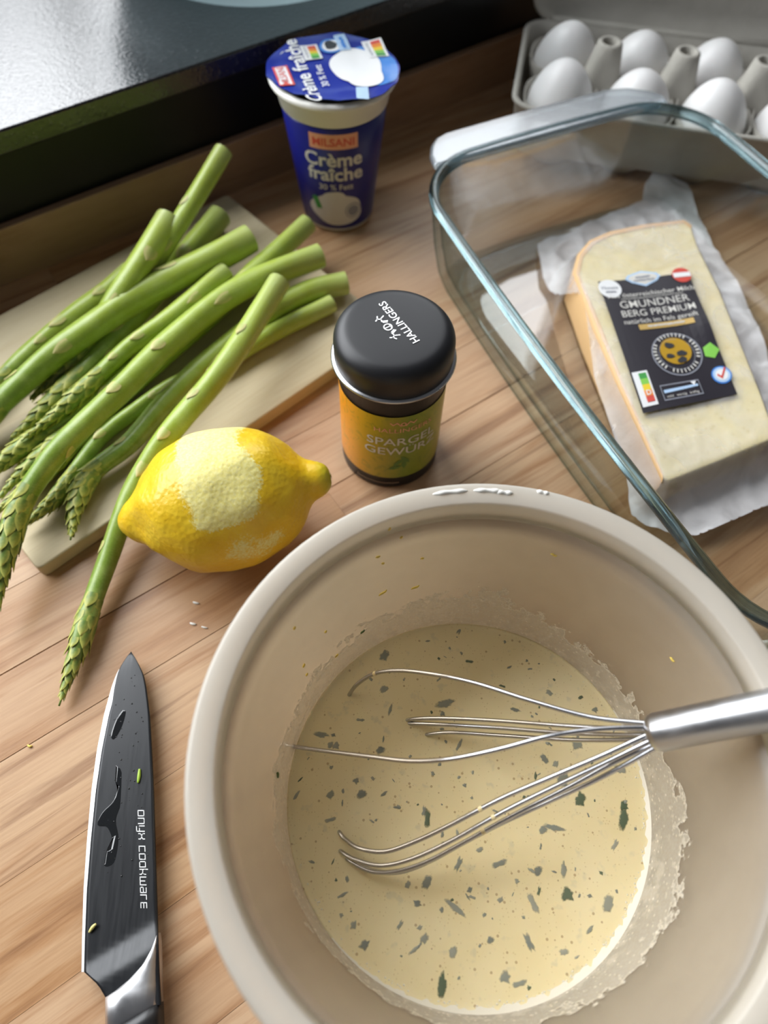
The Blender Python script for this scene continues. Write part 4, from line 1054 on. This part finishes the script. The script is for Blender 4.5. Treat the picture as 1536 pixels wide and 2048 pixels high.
def cpt(u, v): p = gp(u, v, CT); return (p.x, p.y)
ctop = [cpt(*q) for q in ((1150, 545), (1158, 510), (1182, 482), (1222, 464), (1290, 450), (1368, 441), (1383, 452), (1395, 490), (1440, 580), (1480, 680), (1520, 780), (1552, 868), (1545, 878), (1440, 922), (1340, 962), (1325, 958), (1290, 880), (1240, 770), (1190, 650))]
ch = thing('cheese_pack', Vector((.145, .27, CB)), 'wedge of pale cheese in crinkled clear wrap inside the glass dish', 'cheese')
n = len(ctop)
mk('cheese', prism(ctop, CB, CT), M['cheese'], ch, bevel=.0012)
cen = Vector((sum(a for a, _ in ctop)/n, sum(b for _, b in ctop)/n))
def off(p, d):
    q = Vector(p)-cen; return cen+q*(1+d/q.length)
ridx = list(range(15, 19))+list(range(0, 7))
V, Fc = [], []
for i in ridx:
    p0 = off(ctop[i], .0012); p1 = off(ctop[i], -.0030)
    V += [Vector((p0.x, p0.y, CB+.0008)), Vector((p0.x, p0.y, CT-.0006)), Vector((p0.x*.7+p1.x*.3, p0.y*.7+p1.y*.3, CT+.0004)), Vector((p1.x, p1.y, CT+.0003))]
ridx2 = len(ridx)
for j in range(ridx2-1):
    for a in range(3): Fc.append((j*4+a, j*4+a+1, (j+1)*4+a+1, (j+1)*4+a))
mk('rind', (V, Fc), M['rind'], ch)
# wrap: sheet draped over the block and out to a crimped flat edge
def inside(pt, P):
    x, y = pt; r = False; j = len(P)-1
    for i in range(len(P)):
        (xi, yi), (xj, yj) = P[i], P[j]
        if (yi > y) != (yj > y) and x < (xj-xi)*(y-yi)/(yj-yi)+xi: r = not r
        j = i
    return r
def sdist(pt, P):
    d = 9; x, y = pt
    for (a, b), (c, e) in zip(P, P[1:]+P[:1]):
        vx, vy = c-a, e-b; t = max(0, min(1, ((x-a)*vx+(y-b)*vy)/(vx*vx+vy*vy))); d = min(d, math.hypot(x-a-t*vx, y-b-t*vy))
    return -d if inside(pt, P) else d
def nearest(pt, P):
    best = None; x, y = pt
    for (a, b), (c, e) in zip(P, P[1:]+P[:1]):
        vx, vy = c-a, e-b; t = max(0, min(1, ((x-a)*vx+(y-b)*vy)/(vx*vx+vy*vy))); q = (a+t*vx, b+t*vy); d = math.hypot(x-q[0], y-q[1])
        if best is None or d < best[0]: best = (d, q)
    return best[1]
outl = [(1075, 488), (1100, 474), (1140, 468), (1180, 445), (1240, 420), (1284, 404), (1288, 372), (1318, 330), (1345, 352), (1372, 366), (1385, 400), (1425, 500), (1455, 540), (1490, 600), (1525, 680), (1560, 790), (1590, 900), (1590, 975), (1536, 1012), (1470, 1040), (1390, 1074), (1340, 1068), (1290, 1050), (1262, 1030), (1248, 960), (1215, 870), (1180, 775), (1160, 690), (1148, 640), (1108, 598), (1085, 560)]
OUT = [(gp(u, v, .008).x, gp(u, v, .008).y) for u, v in outl]
x0, x1 = min(a for a, _ in OUT), max(a for a, _ in OUT); y0, y1 = min(b for _, b in OUT), max(b for _, b in OUT)
NX, NY = 84, 150; idx, V, Fc, flat = {}, [], [], []
for j in range(NY+1):
    for i in range(NX+1):
        p = (x0+(x1-x0)*i/NX, y0+(y1-y0)*j/NY)
        so = sdist(p, OUT)
        if so > .0016: continue
        if so > -.0004: p = nearest(p, OUT)
        s = sdist(p, ctop); q = Vector((p[0]*60, p[1]*60, 0))
        wr = noise.noise(q*.8)*.0016+noise.noise(q*1.7)*.0006
        ridge = abs(noise.noise(q*1.0+Vector((7, 3, 1))))
        if s < -.002: z = CT+.0012+abs(wr)*.25+(.0006-ridge*.0012 if ridge < .3 else 0); fl = 0.0
        else:
            k = max(0, min(1, (s+.002)/.013)); k = k*k*(3-2*k)
            z = (CT+.0012)*(1-k)+(.0085+wr*1.2+max(0, .3-ridge)*.004)*k; fl = k
        idx[i, j] = len(V); V.append(Vector((p[0], p[1], max(z, .0062)))); flat.append(fl)
for j in range(NY):
    for i in range(NX):
        q = [(i, j), (i+1, j), (i+1, j+1), (i, j+1)]
        if all(a in idx for a in q): Fc.append(tuple(idx[a] for a in q))
wrp = mk('wrap', (V, Fc), M['film_clear'], ch); setattr_f(wrp.data, 'flat', flat)
# label
M['label_black'] = plain('black_label', (.022, .019, .026), .34)
LQ = [(gp(1196, 562, CT+.003)), gp(1376, 546, CT+.003), gp(1476, 786, CT+.003), gp(1287, 826, CT+.003)]   # tl tr br bl
def lfn(x, y, l):                             # x 0..1 left-right, y 0..1 bottom-top
    a = LQ[3].lerp(LQ[2], x); b = LQ[0].lerp(LQ[1], x); p = a.lerp(b, y)
    p.z = CT+.0026+l+.0005*math.sin(x*5+y*3)+.0009*math.exp(-((x-.98)**2+(y-.55)**2)/.02); return p
lb0 = decal('label', grid2(.0, 1, .0, 1, 14, 20), lfn, M['label_black'], ch)
def lt(s, size, x, y, bold=0.0, sx=1.0):      # text in label units (aspect corrected)
    V, Fc = text2(s, size, 0, 0, bold, 0, sx); return [(x+a*1.0, y+b*.62) for a, b in V], Fc
def ld(cx, cy, r, **kw): return disc2(cx, cy, r, r*.62, **kw)
ad = lambda nm, sh, mt, l=.0003: decal(nm, sh, lfn, M[mt], lb0, l)
ad('round_sticker', ld(.10, .93, .125), 'print_white'); ad('sticker_lettering', lt('Monate', .06, .10, .935), 'print_grey', .0005)
ad('sticker_lettering', dashes(.10, .90, .11, 4, .012, 5), 'print_grey', .0005)
ad('crest', poly2([(.30, 1.00), (.36, .965), (.50, .925), (.64, .965), (.69, 1.00), (.66, 1.03), (.50, 1.06), (.34, 1.03)]), 'print_pale'); ad('crest', poly2([(.33, 1.00), (.38, .972), (.50, .94), (.62, .972), (.66, 1.00), (.63, 1.022), (.50, 1.045), (.37, 1.022)]), 'print_cream', .0004)
ad('crest_lettering', dashes(.50, 1.005, .16, 5, .014, 3), 'print_grey', .0006); ad('crest_lettering', dashes(.50, .978, .22, 8, .012, 4), 'print_grey', .0006)
ad('flag_red', ld(.92, .985, .105), 'print_red'); ad('flag_white', grid2(.825, 1.015, .965, 1.005, 4, 1), 'print_white', .0005)
ad('slogan_lettering', lt('Aus österreichischer Milch', .088, .52, .865, .004), 'print_cream')
ad('rule', grid2(.18, .86, .832, .836, 6, 1), 'print_cream'); ad('name_lettering', lt('GMUNDNER', .135, .52, .785, .003), 'print_cream')
ad('name_lettering', lt('BERG PREMIUM', .120, .53, .710, .003), 'print_cream'); ad('slogan_lettering', lt('natürlich im Fels gereift', .085, .52, .645, .003), 'print_cream')
ad('gold_banner', grid2(.26, .86, .575, .618, 6, 1), 'print_gold' if 'print_gold' in M else 'print_peach')
ad('banner_lettering', dashes(.56, .597, .40, 14, .012, 6), 'print_cream', .0005)
ad('medal_ring', ld(.55, .36, .265, k=40, r_in=.94), 'print_grey'); ad('medal_ring', ld(.55, .36, .19, k=40, r_in=.97), 'print_grey')
M['gold'] = plain('gold_print', (.72, .42, .04), .3, .5); M['gold2'] = plain('dull_gold_print', (.62, .42, .14), .35, .3)
ad('medal', ld(.55, .385, .165, k=36), 'gold'); 
for q_ in ((.50, .43, .05), (.60, .36, .05), (.47, .35, .04), (.58, .31, .05)): ad('medal_relief', disc2(q_[0], q_[1], q_[2], q_[2]*.45, 14, 0, .12, int(q_[0]*100)), 'print_dark', .0006)
for k in range(34):
    a = 2*PI*k/34
    if k % 9 == 4: continue
    ca, sa = math.cos(a), math.sin(a)
    ad('medal_lettering', stroke2([[(.55+.212*ca, .37+.212*.62*sa), (.55+.238*ca, .37+.238*.62*sa)]], .012), 'print_cream', .0004)
lb0.data.materials[0] = M['label_black']
for o in lb0.children:
    if o.name.startswith('gold_banner'): o.data.materials[0] = M['gold2']
ad('nutrition_panel', grid2(.015, .175, .035, .275, 3, 4), 'print_white')
for i, mt in enumerate(('print_red', 'print_orange', 'print_yellow', 'print_lgreen', 'print_green')): ad('nutrition_bar', grid2(.075, .155, .06+i*.040, .06+(i+1)*.040, 2, 1), mt, .0005)
ad('nutrition_lettering', lt('D', .075, .115, .12, .02), 'print_white', .0007)
ad('strength_scale', stroke2([[(.25, .05), (.66, .05), (.66, .15), (.25, .15), (.25, .05)]], .008), 'print_grey'); ad('strength_scale', poly2([(.27, .095), (.64, .108), (.64, .125), (.27, .118)]), 'print_pale'); ad('strength_pointer', poly2([(.57, .145), (.63, .145), (.60, .112)]), 'print_white', .0005)
ad('strength_lettering', lt('mild   würzig   kräftig', .04, .455, .070), 'print_cream')
ad('green_mark', poly2([(.84, .375), (.93, .405), (1.0, .34), (.92, .285), (.83, .31)]), 'print_lgreen'); ad('check_badge', ld(.92, .155, .105), 'foil_sky'); ad('check_badge', ld(.92, .155, .09), 'print_pale', .0004); ad('check_badge', ld(.92, .155, .065), 'print_white', .0005)
ad('check_mark', stroke2([[(.88, .155), (.91, .135), (.97, .195)]], .016), 'print_red', .0007)

# ================================================================ EGG CARTON AND EGGS
def pulp(name, a, b):
    t = NT(name); p = t.pos(); n = t.noise(p, 260, 5, .7); n2 = t.noise(p, 40, 3)
    c = t.mix(t.ramp(n2, [(.3, 0.0), (.7, 1.0)]), a, b)
    return t.done(t.bsdf(c, .9, normal=t.bump(n, .6, .0012)))
M['pulp'] = pulp('grey_paper_pulp', (.40, .38, .335), (.48, .46, .41))
def egg_mat():
    t = NT('white_eggshell'); n = t.noise(t.pos(), 900, 2)
    return t.done(t.bsdf((.80, .79, .78), .42, normal=t.bump(n, .08, .0003), Subsurface_Weight=.15, Subsurface_Radius=(.003, .002, .002)))
M['egg'] = egg_mat()
EA = math.radians(-9.0); E1 = Vector((math.cos(EA), math.sin(EA), 0)); E2 = Vector((-E1.y, E1.x, 0))
EO = Vector((.1093, .5003, 0)); PITCH = .0493
def el(i, j, z=0.0): return EO+E1*(i*PITCH)+E2*((j-.5)*PITCH)+Vector((0, 0, z))
def elx(x, y, z): return EO+E1*x+E2*y+Vector((0, 0, z))
car = thing('egg_carton', elx(.097, 0, 0), 'open grey pulp egg carton with its lid raised, behind the glass dish', 'egg carton')
V, Fc = [], []
for i in range(5):
    for j in range(2):
        c = el(i, j)
        def fn(p, a, r, z, c=c): 
            q = 1+.10*abs(math.sin(2*(a-EA)))**2 if r > .012 else 1
            return Vector((c.x+(p.x-c.x)*q, c.y+(p.y-c.y)*q, p.z))
        v, f = lathe([(0, .0015), (.012, .0), (.0165, .006), (.0215, .024), (.0245, .041), (.0236, .041), (.0205, .024), (.0155, .0075), (.011, .003), (0, .0035)], c, 20, fn=fn)
        k = len(V); V += v; Fc += [tuple(a+k for a in q) for q in f]
tray = mk('tray', (V, Fc), M['pulp'], car)
W0, W1, H0, H1 = -.0285, 4*PITCH+.0285, -.0525, .0525
def ring(levels):
    V, Fc = [], []
    loops = [rrect(W0-o, W1+o, H0-o, H1+o, r, 5) for o, r, z in levels]
    n = len(loops[0])
    for lp, (o, r, z) in zip(loops, levels): V += [elx(a, b, z) for a, b in lp]
    Fc = [(j*n+i, j*n+(i+1) % n, (j+1)*n+(i+1) % n, (j+1)*n+i) for j in range(len(loops)-1) for i in range(n)]
    return V, Fc
mk('tray_wall', ring([(-.006, .012, .012), (-.001, .013, .030), (.0, .014, .047), (.0032, .016, .0475), (.0032, .016, .0455), (.0010, .0145, .045), (.0, .013, .030), (-.0045, .012, .012)]), M['pulp'], car)
M['hole_shade'] = plain('post_hole_shade', (.03, .028, .025), .9)  # near-black colour painted in for the shade inside the hollow post
for i in range(4):
    c = elx((i+.5)*PITCH, 0, 0)
    def fn(p, a, r, z, c=c):
        q = 1+.16*math.cos(4*(a-EA-PI/4)) if z < .055 else 1
        return Vector((c.x+(p.x-c.x)*q, c.y+(p.y-c.y)*q, p.z))
    po = mk('post', lathe([(.0185, .020), (.0145, .036), (.0098, .055), (.0080, .0640), (.0066, .0652), (.0050, .0648), (.0044, .058)], c, 28, fn=fn), M['pulp'], car)
    mk('post_hole_shade', lathe([(.0046, .060), (0, .060)], c, 20), M['hole_shade'], po)
# lid: shallow tray leaning back from the hinge
hinge = .0565; lean = math.radians(6)
def lidp(x, d, h):                            # d depth behind the opening plane, h up the lid
    return elx(x, hinge+d*math.cos(lean)+h*math.sin(lean), .047+h*math.cos(lean)-d*math.sin(lean)*.2)
V, Fc = [], []
LH = .112
levels = [(-.001, .016, 0.0), (.0010, .016, -.0004), (.0040, .018, .004), (.0085, .022, .009), (.0135, .024, .0115), (.020, .024, .012)]
loops = [[(a, b) for a, b in rrect(W0+o, W1-o, 0+o*.6, LH-o, r, 6)] for o, r, d in levels]; n = len(loops[0])
for lp, (o, r, d) in zip(loops, levels): V += [lidp(a, d, b) for a, b in lp]
Fc = [(j*n+i, j*n+(i+1) % n, (j+1)*n+(i+1) % n, (j+1)*n+i) for j in range(len(loops)-1) for i in range(n)]
Fc.append(tuple((len(loops)-1)*n+i for i in range(n)))
ld_ = mk('lid', (V, Fc), M['pulp'], car, solid=.0016)
mk('hinge', ([lidp(W0+.015, 0, .003), lidp(W1-.015, 0, .003), elx(W1-.015, .0540, .0468), elx(W0+.015, .0540, .0468)], [(0, 1, 2, 3)]), M['pulp'], car, solid=.0012)
eggsrc = None
names = [['white egg at the carton corner nearest the glass dish handle', 'white egg in the front row, second cell from the carton corner', 'white egg in the front row, third cell from the carton corner', 'white egg in the front row, fourth cell from the carton corner'],
         ['white egg beside the lid in the carton end cell', 'white egg beside the lid, second cell from the carton end', 'white egg beside the lid, third cell from the carton end', 'white egg beside the lid, fourth cell from the carton end']]
def egg_prof():
    out = []
    for k in range(25):
        a = PI*k/24; z = -math.cos(a); r = math.sin(a)*(1-.13*z*(1 if z > 0 else .5))
        out.append((max(r*.0222, 0), .0283*z))
    return out
ep = egg_prof()
for j in range(2):
    for i in range(4):
        R = random.Random(i*3+j)
        c = el(i, j, .0342)
        V, Fc = lathe(ep, Vector((0, 0, 0)), 40)
        me = mesh('egg', V, Fc) if eggsrc is None else eggsrc
        if eggsrc is None: me.materials.append(M['egg']); eggsrc = me
        o = bpy.data.objects.new('egg', me); C.objects.link(o); o.location = c; o.rotation_euler = (R.uniform(-.10, .10), R.uniform(-.10, .10), R.uniform(0, 6)); s = R.uniform(.98, 1.03); o.scale = (s, s, s)
        tag(o, names[j][i], 'egg', 'eggs in the carton')
